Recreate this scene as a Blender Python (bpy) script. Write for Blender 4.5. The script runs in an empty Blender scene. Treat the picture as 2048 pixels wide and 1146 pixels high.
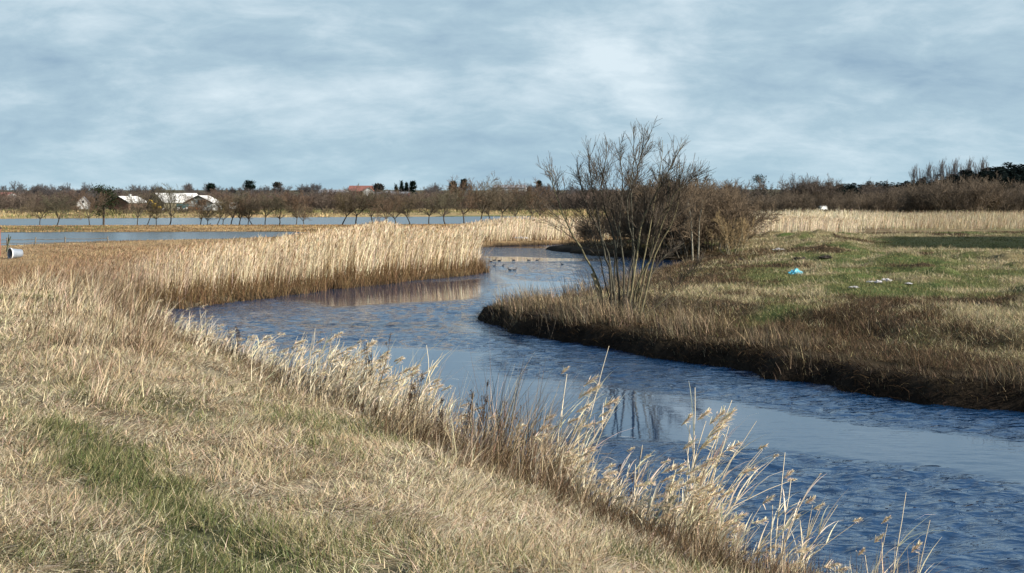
import bpy, math, random
import numpy as np

# ------------------------------------------------------------------ camera, sky, sun
sc = bpy.context.scene
col = sc.collection
CAMH, FPX, HY = 3.2, 2400.0, 400.0            # camera height over water, focal length in photo pixels, horizon row
cam_d = bpy.data.cameras.new('camera'); cam = bpy.data.objects.new('camera', cam_d); col.objects.link(cam)
cam.location = (0, 0, CAMH); cam.rotation_euler = (math.radians(90), 0, 0)
cam_d.sensor_width = 36.0; cam_d.lens = 36.0 * FPX / 2048.0
cam_d.shift_y = -(573.0 - HY) / 2048.0
cam_d.clip_start = 0.1; cam_d.clip_end = 9000
sc.camera = cam

SUN_AZ = math.radians(110)      # compass style, clockwise from +Y: right and a little behind the camera
SUN_EL = math.radians(27)
SUN_STRENGTH = 4.9
EXPOSURE = 0.86
world = bpy.data.worlds.new('World'); sc.world = world; world.use_nodes = True
def build_world():
    nt = world.node_tree; nt.nodes.clear(); N = nt.nodes.new; L = nt.links.new
    out = N('ShaderNodeOutputWorld'); bg = N('ShaderNodeBackground'); bg.inputs['Strength'].default_value = 0.105
    L(bg.outputs[0], out.inputs[0])
    sky = N('ShaderNodeTexSky'); sky.sky_type = 'NISHITA'; sky.sun_disc = False
    sky.sun_elevation = SUN_EL; sky.sun_rotation = SUN_AZ
    sky.air_density = 1.0; sky.dust_density = 0.6; sky.ozone_density = 2.2
    tc = N('ShaderNodeTexCoord'); sep = N('ShaderNodeSeparateXYZ'); L(tc.outputs['Generated'], sep.inputs[0])
    def M(op, a, b=None, c=None, clamp=False):
        m = N('ShaderNodeMath'); m.operation = op; m.use_clamp = clamp
        for i, v in enumerate((a, b, c)):
            if v is None: continue
            if isinstance(v, (int, float)): m.inputs[i].default_value = v
            else: L(v, m.inputs[i])
        return m.outputs[0]
    zz = M('ADD', M('MAXIMUM', sep.outputs[2], 0.0), 0.32)
    u = M('DIVIDE', sep.outputs[0], zz); v = M('DIVIDE', sep.outputs[1], zz)
    cmb = N('ShaderNodeCombineXYZ'); L(u, cmb.inputs[0]); L(v, cmb.inputs[1]); cmb.inputs[2].default_value = 3.7
    def noise(scale, detail, rough, off, sx=1, sy=1, dist=0.0):
        mp = N('ShaderNodeMapping'); mp.inputs['Location'].default_value = off; mp.inputs['Scale'].default_value = (sx, sy, 1)
        L(cmb.outputs[0], mp.inputs[0])
        n = N('ShaderNodeTexNoise'); n.inputs['Scale'].default_value = scale; n.inputs['Detail'].default_value = detail
        n.inputs['Roughness'].default_value = rough; n.inputs['Distortion'].default_value = dist
        L(mp.outputs[0], n.inputs['Vector']); return n.outputs[0]
    a = noise(1.25, 9, 0.58, (9.9, 3.3, 0), 1.15, 1.3, 0.35)      # broad banks
    b = noise(6.5, 10, 0.62, (8.0, 2.2, 1), 1.0, 1.2, 0.35)        # ripples in the deck
    c = noise(0.45, 4, 0.55, (1.0, 9.0, 4), 1.0, 1.6, 0.1)      # open blue gaps
    ramp = lambda x, lo, hi: (lambda m: (m.inputs[1].__setattr__('default_value', lo), m.inputs[2].__setattr__('default_value', hi), L(x, m.inputs[0]), m.outputs[0])[-1])(N('ShaderNodeMapRange'))
    tone = ramp(M('ADD', M('MULTIPLY', a, 0.72), M('MULTIPLY', b, 0.28)), 0.37, 0.64)
    cc = N('ShaderNodeValToRGB'); L(tone, cc.inputs[0])
    e = cc.color_ramp.elements
    e[0].position = 0.0; e[0].color = (1.58, 2.32, 3.02, 1)
    e[1].position = 1.0; e[1].color = (3.80, 4.45, 4.85, 1)
    m1 = e.new(0.45); m1.color = (2.28, 3.10, 3.66, 1)
    hf = ramp(sep.outputs[2], 0.0, 0.13)                           # thinner air-toned cloud at the horizon
    hz = N('ShaderNodeMix'); hz.data_type = 'RGBA'; L(hf, hz.inputs[0]); hz.inputs[6].default_value = (2.38, 3.45, 3.98, 1); L(cc.outputs[0], hz.inputs[7])
    hm = N('ShaderNodeMix'); hm.data_type = 'RGBA'; hm.inputs[0].default_value = 0.55; L(hz.outputs[2], hm.inputs[6]); L(cc.outputs[0], hm.inputs[7])
    lowmix = N('ShaderNodeMix'); lowmix.data_type = 'RGBA'; L(hf, lowmix.inputs[0]); L(hm.outputs[2], lowmix.inputs[6]); L(cc.outputs[0], lowmix.inputs[7])
    cover = M('ADD', ramp(c, 0.30, 0.52), 0.90, None, True)
    high = ramp(sep.outputs[2], 0.26, 0.66)                         # broken cloud with much open blue overhead
    cover = M('MULTIPLY', cover, M('SUBTRACT', 1.0, M('MULTIPLY', high, 0.74)), None, True)
    mix = N('ShaderNodeMix'); mix.data_type = 'RGBA'; L(cover, mix.inputs[0]); L(sky.outputs[0], mix.inputs[6]); L(lowmix.outputs[2], mix.inputs[7])
    L(mix.outputs[2], bg.inputs[0])
build_world()
sd = bpy.data.lights.new('sun', 'SUN'); sd.energy = SUN_STRENGTH; sd.angle = math.radians(0.5); sd.color = (1.0, 0.93, 0.82)
sun = bpy.data.objects.new('sun', sd); col.objects.link(sun)
from mathutils import Vector
to_sun = Vector((math.sin(SUN_AZ)*math.cos(SUN_EL), math.cos(SUN_AZ)*math.cos(SUN_EL), math.sin(SUN_EL)))
sun.rotation_euler = to_sun.to_track_quat('Z', 'Y').to_euler()
sc.view_settings.view_transform = 'Standard'; sc.view_settings.look = 'None'
sc.view_settings.exposure = EXPOSURE; sc.view_settings.gamma = 1.0
try: sc.view_settings.use_curve_mapping = False
except Exception: pass
sc.cycles.max_bounces = 6; sc.cycles.diffuse_bounces = 2; sc.cycles.glossy_bounces = 3; sc.cycles.transmission_bounces = 3
sc.cycles.transparent_max_bounces = 8; sc.cycles.caustics_reflective = False; sc.cycles.caustics_refractive = False

rng = np.random.default_rng(7); random.seed(7)

# ------------------------------------------------------------------ small helpers
def wp(px, py, D):                                  # photo pixel at distance D -> world point
    return np.array([(px-1024.0)/FPX*D, D, CAMH-(py-HY)/FPX*D])
def wz(px, py, z=0.0):                              # photo pixel on the level z
    D = (CAMH-z)*FPX/(py-HY); return ((px-1024.0)/FPX*D, D)
def sm(x, a, b):
    t = np.clip((x-a)/(b-a), 0, 1); return t*t*(3-2*t)
def tag(o, label=None, cat=None, group=None, kind=None):
    if label: o['label'] = label
    if cat: o['category'] = cat
    if group: o['group'] = group
    if kind: o['kind'] = kind
    return o
def empty(name, loc, rz=0.0):
    o = bpy.data.objects.new(name, None); col.objects.link(o); o.location = [float(v) for v in loc]; o.rotation_euler.z = rz
    o.empty_display_size = 0.2; return o
def copy_tree(o, parent=None):
    c = o.copy(); col.objects.link(c)
    if parent is not None: c.parent = parent
    for ch in o.children: copy_tree(ch, c)
    return c
_perm = np.random.default_rng(99).random(65536)
def _h(i, j, s): return _perm[(i*7349 + j*9151 + s*3571 + (i*j % 1013)*17) & 65535]
def vn(x, y, s=0):
    xi = np.floor(x).astype(np.int64); yi = np.floor(y).astype(np.int64); fx = x-xi; fy = y-yi
    fx = fx*fx*(3-2*fx); fy = fy*fy*(3-2*fy)
    return (_h(xi, yi, s)*(1-fx)+_h(xi+1, yi, s)*fx)*(1-fy)+(_h(xi, yi+1, s)*(1-fx)+_h(xi+1, yi+1, s)*fx)*fy
def fbm(x, y, s=0, o=4):
    r = 0; a = 1; t = 0
    for k in range(o): r = r+a*vn(x*2**k+k*13.7, y*2**k+k*5.1, s+k); t += a; a *= .5
    return r/t

class Acc:
    def __init__(s): s.V = []; s.F = []; s.C = []; s.n = 0
    def add(s, V, F, C):
        V = np.asarray(V, float).reshape(-1, 3); F = np.asarray(F, np.int64).reshape(-1, 4)
        C = np.asarray(C, float)
        if C.ndim == 1: C = np.tile(C, (len(V), 1))
        s.V.append(V); s.F.append(F+s.n); s.C.append(C); s.n += len(V)
    def arrays(s): return np.concatenate(s.V), np.concatenate(s.F), np.concatenate(s.C)
    def build(s, name, mat, parent=None, loc=None, smooth=False):
        V, F, C = s.arrays()
        if loc is not None: V = V-np.asarray(loc, float)
        return mesh_obj(name, V, F, C, mat, parent, smooth)
def mesh_obj(name, V, F, C, mat, parent=None, smooth=False):
    me = bpy.data.meshes.new(name); nf = len(F)
    me.vertices.add(len(V)); me.vertices.foreach_set('co', V.astype(np.float32).ravel())
    me.loops.add(nf*4); me.loops.foreach_set('vertex_index', F.astype(np.int32).ravel())
    me.polygons.add(nf); me.polygons.foreach_set('loop_start', np.arange(0, nf*4, 4, dtype=np.int32))
    if smooth: me.polygons.foreach_set('use_smooth', np.ones(nf, bool))
    me.update(calc_edges=True)
    if C is not None:
        at = me.attributes.new('Col', 'FLOAT_COLOR', 'POINT')
        c4 = np.ones((len(V), 4), np.float32); c4[:, :3] = C; at.data.foreach_set('color', c4.ravel())
    me.materials.append(mat)
    o = bpy.data.objects.new(name, me); col.objects.link(o)
    if parent is not None: o.parent = parent
    return o

# ribbons: n curved blades at once
def ribbons(acc, P, Ln, W, az, lean, curve, C, segs=2, tip=0.15, twist=None):
    n = len(P)
    if n == 0: return
    f = lambda a: np.broadcast_to(np.asarray(a, float), (n,)).copy()
    Ln, W, az, lean, curve = f(Ln), f(W), f(az), f(lean), f(curve)
    tw = az+math.pi/2+rng.normal(0, .9, n) if twist is None else twist
    wd = np.stack([np.cos(tw), np.sin(tw), np.zeros(n)], 1)
    pts = [np.asarray(P, float)]
    for k in range(segs):
        th = lean+curve*(k+.5)/segs
        d = np.stack([np.sin(th)*np.cos(az), np.sin(th)*np.sin(az), np.cos(th)], 1)
        pts.append(pts[-1]+d*(Ln/segs)[:, None])
    V = np.empty((n, (segs+1)*2, 3)); 
    for k, p in enumerate(pts):
        w = W*(1-(1-tip)*(k/segs)**1.5)*.5
        V[:, 2*k] = p-wd*w[:, None]; V[:, 2*k+1] = p+wd*w[:, None]
    base = (np.arange(n)*(segs+1)*2)[:, None]
    F = np.concatenate([np.stack([base[:, 0]+2*k, base[:, 0]+2*k+1, base[:, 0]+2*k+3, base[:, 0]+2*k+2], 1) for k in range(segs)])
    Cc = np.repeat(np.asarray(C, float), (segs+1)*2, axis=0)
    acc.add(V, F, Cc)
    return pts[-1]

def tubes(acc, lines, sides, colr):
    groups = {}
    for pts, rad in lines: groups.setdefault(len(pts), []).append((pts, rad))
    for m, ls in groups.items():
        P = np.array([l[0] for l in ls], float); R = np.array([l[1] for l in ls], float); n = len(ls)
        T = np.gradient(P, axis=1); T /= (np.linalg.norm(T, axis=2, keepdims=True)+1e-9)
        ref = np.where(np.abs(T[:, :1, 2:3]) > .9, np.array([1., 0, 0]), np.array([0, 0, 1.]))
        A = np.cross(T, np.broadcast_to(ref, T.shape)); A /= (np.linalg.norm(A, axis=2, keepdims=True)+1e-9); B = np.cross(T, A)
        an = np.arange(sides)/sides*2*math.pi
        V = P[:, :, None, :]+R[:, :, None, None]*(A[:, :, None, :]*np.cos(an)[None, None, :, None]+B[:, :, None, :]*np.sin(an)[None, None, :, None])
        base = (np.arange(n)*m*sides)[:, None, None]
        k = np.arange(m-1)[None, :, None]; j = np.arange(sides)[None, None, :]; j2 = (j+1) % sides
        F = np.stack([base+k*sides+j, base+k*sides+j2, base+(k+1)*sides+j2, base+(k+1)*sides+j], -1)
        cv = np.asarray(colr, float)*np.repeat(rng.uniform(.75, 1.3, n), m*sides)[:, None]
        acc.add(V.reshape(-1, 3), F.reshape(-1, 4), cv)

# ------------------------------------------------------------------ materials
def mat_new(name):
    m = bpy.data.materials.new(name); m.use_nodes = True; m.node_tree.nodes.clear(); return m, m.node_tree.nodes.new, m.node_tree.links.new
def mat_blade(name, transl=0.16):
    m, N, L = mat_new(name); o = N('ShaderNodeOutputMaterial'); at = N('ShaderNodeAttribute'); at.attribute_name = 'Col'
    d = N('ShaderNodeBsdfDiffuse'); t = N('ShaderNodeBsdfTranslucent'); mx = N('ShaderNodeMixShader'); mx.inputs[0].default_value = transl
    L(at.outputs[0], d.inputs[0]); L(at.outputs[0], t.inputs[0]); L(d.outputs[0], mx.inputs[1]); L(t.outputs[0], mx.inputs[2]); L(mx.outputs[0], o.inputs[0]); return m
def mat_simple(name, c, rough=.8, noise_s=6.0, amt=.35, spec=.3, metal=0.0, attr=False):
    m, N, L = mat_new(name); o = N('ShaderNodeOutputMaterial'); p = N('ShaderNodeBsdfPrincipled'); L(p.outputs[0], o.inputs[0])
    tc = N('ShaderNodeTexCoord'); n = N('ShaderNodeTexNoise'); n.inputs['Scale'].default_value = noise_s; n.inputs['Detail'].default_value = 5
    L(tc.outputs['Object'], n.inputs['Vector'])
    mr = N('ShaderNodeMapRange'); mr.inputs[1].default_value = .3; mr.inputs[2].default_value = .7; mr.inputs[3].default_value = 1-amt; mr.inputs[4].default_value = 1+amt
    L(n.outputs[0], mr.inputs[0]); v = N('ShaderNodeVectorMath'); v.operation = 'SCALE'; L(mr.outputs[0], v.inputs['Scale'])
    if attr:
        at = N('ShaderNodeAttribute'); at.attribute_name = 'Col'; L(at.outputs[0], v.inputs[0])
    else: v.inputs[0].default_value = c
    L(v.outputs[0], p.inputs['Base Color']); p.inputs['Roughness'].default_value = rough; p.inputs['Specular IOR Level'].default_value = spec; p.inputs['Metallic'].default_value = metal
    return m
M_BLADE = mat_blade('dry_blades'); M_TWIG = mat_simple('twig_bark', (0, 0, 0), .9, 3.0, .25, .2, attr=True)
M_BARK = mat_simple('willow_bark', (0, 0, 0), .85, 9.0, .5, .25, attr=True)
M_LEAF = mat_blade('needles', .15)
def mat_ground():
    m, N, L = mat_new('earth_and_turf'); o = N('ShaderNodeOutputMaterial'); p = N('ShaderNodeBsdfPrincipled'); L(p.outputs[0], o.inputs[0])
    at = N('ShaderNodeAttribute'); at.attribute_name = 'Col'; tc = N('ShaderNodeTexCoord')
    def nz(s, d):
        n = N('ShaderNodeTexNoise'); n.inputs['Scale'].default_value = s; n.inputs['Detail'].default_value = d; n.inputs['Roughness'].default_value = .65
        L(tc.outputs['Object'], n.inputs['Vector']); return n.outputs[0]
    a, b = nz(1.3, 6), nz(14, 5)
    ad = N('ShaderNodeMath'); ad.operation = 'ADD'; L(a, ad.inputs[0]); L(b, ad.inputs[1])
    mr = N('ShaderNodeMapRange'); mr.inputs[1].default_value = .72; mr.inputs[2].default_value = 1.28; mr.inputs[3].default_value = .35; mr.inputs[4].default_value = 1.75; L(ad.outputs[0], mr.inputs[0])
    v = N('ShaderNodeVectorMath'); v.operation = 'SCALE'; L(at.outputs[0], v.inputs[0]); L(mr.outputs[0], v.inputs['Scale']); L(v.outputs[0], p.inputs['Base Color'])
    bp = N('ShaderNodeBump'); bp.inputs['Strength'].default_value = .8; bp.inputs['Distance'].default_value = .05; L(ad.outputs[0], bp.inputs['Height']); L(bp.outputs[0], p.inputs['Normal'])
    p.inputs['Roughness'].default_value = .95; p.inputs['Specular IOR Level'].default_value = .1; return m
def mat_water(name, deep, ripple_attr, calm=.02, sx=1.0, rough=.03):
    m, N, L = mat_new(name); o = N('ShaderNodeOutputMaterial'); p = N('ShaderNodeBsdfPrincipled'); L(p.outputs[0], o.inputs[0])
    p.inputs['Base Color'].default_value = (*deep, 1); p.inputs['Roughness'].default_value = .03; p.inputs['IOR'].default_value = 2.1; p.inputs['Roughness'].default_value = rough; p.inputs['Specular IOR Level'].default_value = .5
    tc = N('ShaderNodeTexCoord')
    def nz(s, d, sc3, rot, dist=.4):
        mp = N('ShaderNodeMapping'); mp.inputs['Scale'].default_value = sc3; mp.inputs['Rotation'].default_value = (0, 0, rot); L(tc.outputs['Object'], mp.inputs[0])
        n = N('ShaderNodeTexNoise'); n.inputs['Scale'].default_value = s; n.inputs['Detail'].default_value = d; n.inputs['Roughness'].default_value = .5; n.inputs['Distortion'].default_value = dist
        L(mp.outputs[0], n.inputs['Vector']); return n.outputs[0]
    def M(op, a, b):
        q = N('ShaderNodeMath'); q.operation = op
        for i, v in enumerate((a, b)):
            if isinstance(v, (int, float)): q.inputs[i].default_value = v
            else: L(v, q.inputs[i])
        return q.outputs[0]
    w1 = nz(3.0*sx, 2, (.75, 1.8, 1), .12, .7); w2 = nz(8.0*sx, 2, (.8, 1.7, 1), -.15, .5); w3 = nz(1.1*sx, 2, (.8, 1.4, 1), .1, .3)
    h = M('ADD', M('ADD', M('MULTIPLY', w1, .55), M('MULTIPLY', w2, .22)), M('MULTIPLY', w3, .35))
    if ripple_attr:
        at = N('ShaderNodeAttribute'); at.attribute_name = 'Col'; sp = N('ShaderNodeSeparateColor'); L(at.outputs[0], sp.inputs[0]); s = M('ADD', M('MULTIPLY', sp.outputs[0], 1.0), calm)
    else: s = calm
    bp = N('ShaderNodeBump'); bp.inputs['Distance'].default_value = .12; bp.inputs['Strength'].default_value = 1.0
    L(M('MULTIPLY', M('SUBTRACT', h, .56), s), bp.inputs['Height']); L(bp.outputs[0], p.inputs['Normal']); return m

# ------------------------------------------------------------------ river outline (world metres, water level 0)
near_edge = [(60,-8),(40,-6),(20,-2),(11,2),(5.0,5.5),(2.6,8.3),(1.55,10.3),(.55,12.2),(-.65,14.5),(-2.6,17.9),(-5.2,22.3),(-7.6,27.2),(-9.0,30.0),(-10.4,32.2)]
left_edge = [(-10.9,32.9),(-10.7,33.9),(-10.1,34.9),(-9.1,36.9),(-7.7,40),(-5.9,43.9),(-2.95,49.2),(-1.4,51.9),(-.97,53),(-1.6,54.5)]
left_back = [(-4,58),(-6.5,65),(-7,73),(-5,79)]
far_edge = [(-1.7,81.7),(.9,84.4),(3.5,86),(10,91),(22,99),(40,104)]
spit = [(40,98),(22,92),(10,86),(5,82),(2.8,79.2),(2.1,77),(2.6,75),(4.7,69.2),(7.7,65),(9.4,62)]
right_back = [(9.2,59.5),(6.5,54),(4.5,47),(3.0,41),(1.7,37.5),(.3,35),(-.9,33.6)]
right_front = [(-1.2,32.4),(-.75,31),(-.17,29.5),(.6,27.6),(1.9,25.9),(3.07,24.2),(4.26,22.9),(4.6,21.6),(5.35,20.6),(6.2,19.3),(7.6,18),(9.8,16.3),(14,13.5),(22,10),(40,6),(60,3)]
river_poly = np.array(near_edge+left_edge+left_back+far_edge+spit+right_back+right_front, float)
pond_near_poly = np.array([(-160,79),(-60,81),(-36,84.5),(-31,93),(-24,99),(-18,107),(-17.5,115),(-22,121),(-50,118.5),(-160,119)], float)
pond_far_poly = np.array([(-300,199),(-300,141),(-100,143),(-60,145),(-20,150),(-2,157),(3.5,168),(4,190),(3,236),(-20,228),(-90,203)], float)

def seg_dist(X, Y, pts, closed=False):
    pts = np.asarray(pts, float); q = list(zip(pts, np.roll(pts, -1, 0))) if closed else list(zip(pts[:-1], pts[1:]))
    best = np.full(X.shape, 1e18)
    for a, b in q:
        dx, dy = b-a; t = np.clip(((X-a[0])*dx+(Y-a[1])*dy)/(dx*dx+dy*dy), 0, 1)
        best = np.minimum(best, (X-a[0]-t*dx)**2+(Y-a[1]-t*dy)**2)
    return np.sqrt(best)
def inside(X, Y, pts):
    r = np.zeros(X.shape, bool)
    for a, b in zip(pts, np.roll(pts, -1, 0)):
        if a[1] == b[1]: continue
        r ^= ((a[1] > Y) != (b[1] > Y)) & (X < (b[0]-a[0])*(Y-a[1])/(b[1]-a[1])+a[0])
    return r
def sdist(X, Y, pts):                                 # positive outside the water
    d = seg_dist(X, Y, pts, True); return np.where(inside(X, Y, pts), -d, d)

def axis(lo, hi, fine, g, LO, HI):
    a = list(np.arange(lo, hi+1e-6, fine)); s = fine; x = hi
    while x < HI: s *= g; x += s; a.append(x)
    s = fine; x = lo; b = []
    while x > LO: s *= g; x -= s; b.append(x)
    return np.array(b[::-1]+a)
GX = axis(-32, 34, .25, 1.035, -2600, 2600); GY = axis(-6, 100, .25, 1.025, -400, 5200)
XX, YY = np.meshgrid(GX, GY)
wig = (fbm(XX*.9, YY*.9, 3, 3)-.5)*1.0
DR = sdist(XX, YY, river_poly)+wig*np.exp(-np.abs(sdist(XX, YY, river_poly))/1.2)
DP1 = sdist(XX, YY, pond_near_poly)+(fbm(XX*.25, YY*.25, 5, 3)-.5)*2.5; DP2 = sdist(XX, YY, pond_far_poly)+(fbm(XX*.2, YY*.2, 6, 3)-.5)*3
dN, dL, dF, dB, dU = [seg_dist(XX, YY, p) for p in (near_edge, left_edge+left_back, right_front, right_back+spit, far_edge)]
ws = [1/(d*d+.02)**1.6 for d in (dN, dL, dF, dB, dU)]; wt = sum(ws); ws = [w/wt for w in ws]
d = np.maximum(DR, 0)
hN = 1.56*(1-np.exp(-d/2.0)); hL = .3*(1-np.exp(-d/.4))+.15*sm(d, 4, 20)
nse = (fbm(XX*.35, YY*.35, 11, 4)-.5)
hF = .36*sm(d, 0, .35)+.12*sm(d, .3, 2.4)+.30*sm(d+nse*1.5, 2.9, 4.0)+.28*sm(d, 5, 22)
hB = .16*sm(d, 0, .35)+.72*(1-np.exp(-d/4.5)); hU = .3*sm(d, 0, .5)+.1*sm(d, 2, 10)
Hh = hN*ws[0]+hL*ws[1]+hF*ws[2]+hB*ws[3]+hU*ws[4]
rightside = sm(XX-.10*YY, 2, 10)
# rolling field on the right with a low rise, then the flat valley, then the low hills
rise = .34*np.exp(-(((XX-19)/9)**2+((YY-62)/13)**2))+.25*np.exp(-(((XX-30)/16)**2+((YY-96)/7)**2))
Hh = Hh+rise*rightside*sm(DR, 2, 8)+nse*(.22*rightside+.05)*sm(DR, .6, 5)+(fbm(XX*1.4, YY*1.4, 12, 3)-.5)*.10*sm(DR, .3, 2)
lump = (np.maximum(fbm(XX*.8, YY*.8, 21, 3)-.53, 0)*1.0+np.maximum(fbm(XX*.35, YY*.35, 22, 2)-.55, 0)*.4)*rightside*sm(DR, 3, 8)*(1-sm(YY, 90, 120)); Hh = Hh+lump
flat = sm(XX-.27*YY, -1, 3)*sm(YY, 46, 54)*(1-sm(YY, 88, 93)); Hh = Hh*(1-flat)+(.70+.002*(YY-60))*flat
far = .25+(fbm(XX*.03, YY*.03, 31, 3)-.5)*.3+.55*sm(XX-.12*YY, -10, 30)
Hh = Hh*(1-sm(YY, 92, 128))+far*sm(YY, 92, 128)
hill = 9.0*sm(YY, 330, 760)+4.6*sm(YY, 330, 620)*sm(XX-.30*YY, -30, 60)+4.5*sm(YY, 700, 1500); Hh = Hh+hill
near_hollow = np.exp(-((XX+3.0)/.9)**2-((YY-8.6)/5.0)**2)*.05; Hh = Hh-near_hollow
bed = -.75*(1-np.exp(-np.maximum(-DR, 0)/.6))
Z = np.where(DR < 0, bed-.02, Hh*sm(DR, -.1, .05)+.0)
leftside = 1-sm(XX/np.maximum(YY, 1), -.24, -.15); Z = np.where((DR > 1) & (YY > 40), Z*(1-leftside*sm(YY, 42, 56))+(.10+.05*nse)*leftside*sm(YY, 42, 56)*(1-sm(YY, 125, 135))+Z*leftside*sm(YY, 42, 56)*sm(YY, 125, 135), Z)
dp = np.minimum(DP1, DP2)
low = np.where(dp < 0, -.35*(1-np.exp(np.minimum(dp, 0)/2))-.03, .02+.12*sm(dp, 0, 9))
pz = (YY > 60)
Z = np.where(pz & (DR > 2) & (dp < 11), np.minimum(Z, low+.02*np.maximum(dp-5, 0)), Z)

def bil(A, x, y):
    x = np.asarray(x, float); y = np.asarray(y, float)
    i = np.clip(np.searchsorted(GX, x)-1, 0, len(GX)-2); j = np.clip(np.searchsorted(GY, y)-1, 0, len(GY)-2)
    fx = (x-GX[i])/(GX[i+1]-GX[i]); fy = (y-GY[j])/(GY[j+1]-GY[j])
    return (A[j, i]*(1-fx)+A[j, i+1]*fx)*(1-fy)+(A[j+1, i]*(1-fx)+A[j+1, i+1]*fx)*fy
zs = lambda x, y: bil(Z, x, y)
gz = lambda x, y: float(bil(Z, np.array([x]), np.array([y]))[0])
WN, WL, WF, WB, WU = ws
isN = lambda x, y: bil(WN, x, y)

STRAW = np.array([.66, .55, .37]); REED = np.array([.78, .65, .46]); GREEN = np.array([.080, .105, .032]); BROWN = np.array([.13, .085, .045]); PEAT_SHADE = np.array([.014, .010, .007]); OLIVE = np.array([.13, .125, .045])
def mixc(a, b, t): t = np.asarray(t)[..., None]; return a*(1-t)+b*t
# where the turf is green: a worn track along the near bank, patches, and the field on the right
track_pts = [wz(125, 840, 1.45), wz(240, 925, 1.5), wz(330, 985, 1.5), wz(420, 1040, 1.5), wz(470, 1120, 1.5), wz(620, 1250, 1.5)]
def green_near(x, y):
    dtr = seg_dist(x, y, track_pts); g = np.exp(-((dtr+.35*(fbm(x*2, y*2, 45, 2)-.5))/.25)**2)*1.2*(.45+.55*sm(fbm(x*1.5, y*1.5, 44, 3), .30, .52))
    n = fbm(x*.55, y*.55, 41, 4)+.35*(fbm(x*2.5, y*2.5, 42, 2)-.5)
    return np.clip(g*1.35+.07+.42*sm(n, .50, .66)+.5*np.exp(-((x+.9)/.9)**2-((y-6.0)/.8)**2), 0, 1)
def green_right(x, y):
    n = fbm(x*.22, y*.16, 51, 4); n2 = fbm(x*.8, y*.5, 52, 3)
    return np.clip(sm(n+.8*(n2-.5), .40, .60)*1.0, 0, 1)
def litter_right(x, y):
    n = fbm(x*.30+3, y*.22, 61, 4)+.35*(fbm(x*1.2, y*.9, 62, 3)-.5)
    dd = bil(DR, x, y)
    return np.clip(sm(n, .55, .66)+np.exp(-((dd-3.6)/1.3)**2)*.8*sm(fbm(x*.5,y*.5,63,2),.3,.5)+(1-sm(dd, 1.6, 3.0)), 0, 1)

gN = green_near(XX, YY); gR = green_right(XX, YY); lR = litter_right(XX, YY)
base = mixc(mixc(STRAW*.34, GREEN*.6, gN*.8), BROWN*.5, sm(fbm(XX*1.1, YY*1.1, 71, 3), .5, .7)*.5)
rc = mixc(mixc(np.array([.15, .12, .06]), GREEN*.8, gR), BROWN*.30, lR*.95)
wR = np.clip(WF+WB+rightside*.6, 0, 1)*sm(XX-.03*YY, -3, 0)
C = mixc(base, rc, wR)
C = mixc(C, np.array([.26, .175, .09])*1.0, np.clip(sm(YY, 34, 60)*(1-wR), 0, 1)*.9)
C = mixc(C, np.broadcast_to(PEAT_SHADE, C.shape), 1-sm(DR+wig*.4, .05, .55+.35*WF))  # wet peat at the waterline, with the undercut's shade darkened into its colour
fieldtone = mixc(np.array([.30, .215, .105]), np.array([.10, .115, .04]), sm(fbm(XX*.035, YY*.06, 81, 4), .42, .6))
C = mixc(C, fieldtone, sm(YY, 105, 135))
# strip of low dark sward on the right
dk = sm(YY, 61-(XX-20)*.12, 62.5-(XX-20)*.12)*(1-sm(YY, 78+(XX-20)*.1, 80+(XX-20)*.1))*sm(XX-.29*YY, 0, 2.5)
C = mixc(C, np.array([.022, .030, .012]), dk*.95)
C = mixc(C, np.array([.012, .010, .008])*1.5, (np.minimum(DP1, DP2) < .6)*1.0)
C = mixc(C, np.array([.07, .06, .035]), sm(YY, 330, 420))
nx, ny = len(GX), len(GY); idx = np.arange(nx*ny).reshape(ny, nx)
F = np.stack([idx[:-1, :-1], idx[:-1, 1:], idx[1:, 1:], idx[1:, :-1]], -1).reshape(-1, 4)
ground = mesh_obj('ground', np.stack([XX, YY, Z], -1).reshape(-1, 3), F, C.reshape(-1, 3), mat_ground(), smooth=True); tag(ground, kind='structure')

# ------------------------------------------------------------------ water
def pxpoly(pts): return np.array([wz(*p) for p in pts])
calm_polys = [  # calm slicks between the wind-ruffled reaches
    pxpoly([(560,705),(760,690),(1000,705),(985,735),(1080,752),(1190,752),(1330,778),(1500,800),(1700,838),(2060,888),(2400,950),(2400,1090),(2060,998),(1830,940),(1630,912),(1480,893),(1330,882),(1130,868),(1000,858),(880,812),(640,770)]),
    pxpoly([(560,592),(700,572),(975,555),(985,575),(960,600),(800,610),(640,618),(600,600)]),
    pxpoly([(960,512),(1240,519),(1240,524),(960,524)]),
    pxpoly([(960,492),(1100,488),(1090,497),(1010,497)]),
    pxpoly([(960,540),(1060,560),(1180,566),(1060,588),(960,592),(1000,570)]),
    pxpoly([(930,640),(1060,690),(1010,690),(905,655)]),
]
ss = np.concatenate([np.arange(-1.1, -.50, .02), np.arange(-.50, .56, .0026), np.arange(.56, 3.2, .03)])
ry = 4*np.exp(np.arange(0, math.log(104/4), .0034)); WS = 12.0        # rows widen with distance, columns fan out with the river
SS, RY = np.meshgrid(ss, ry); RX = np.clip(SS*(RY+0.0), -16, 48)
calm = np.zeros(RX.shape)
wobx = (fbm(RX*.35, RY*.22, 91, 3)-.5)*2.2; woby = (fbm(RX*.35+50, RY*.22, 92, 3)-.5)*2.4
sc_ = np.clip(RY/22, .35, 1.6)
for k, pl in enumerate(calm_polys):
    q = sdist(RX+wobx*sc_*.55, RY+woby*sc_*.55, pl); calm = np.maximum(calm, 1-sm(q, -.35*sc_-.05, .45*sc_))
streak = sm(fbm(RX*.25, RY*.75, 95, 3), .56, .68)*.55
rip = np.clip((1-calm)*(1-streak*.8)*(0.75+.5*fbm(RX*.3, RY*.3, 96, 2)), 0, 1)
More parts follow.
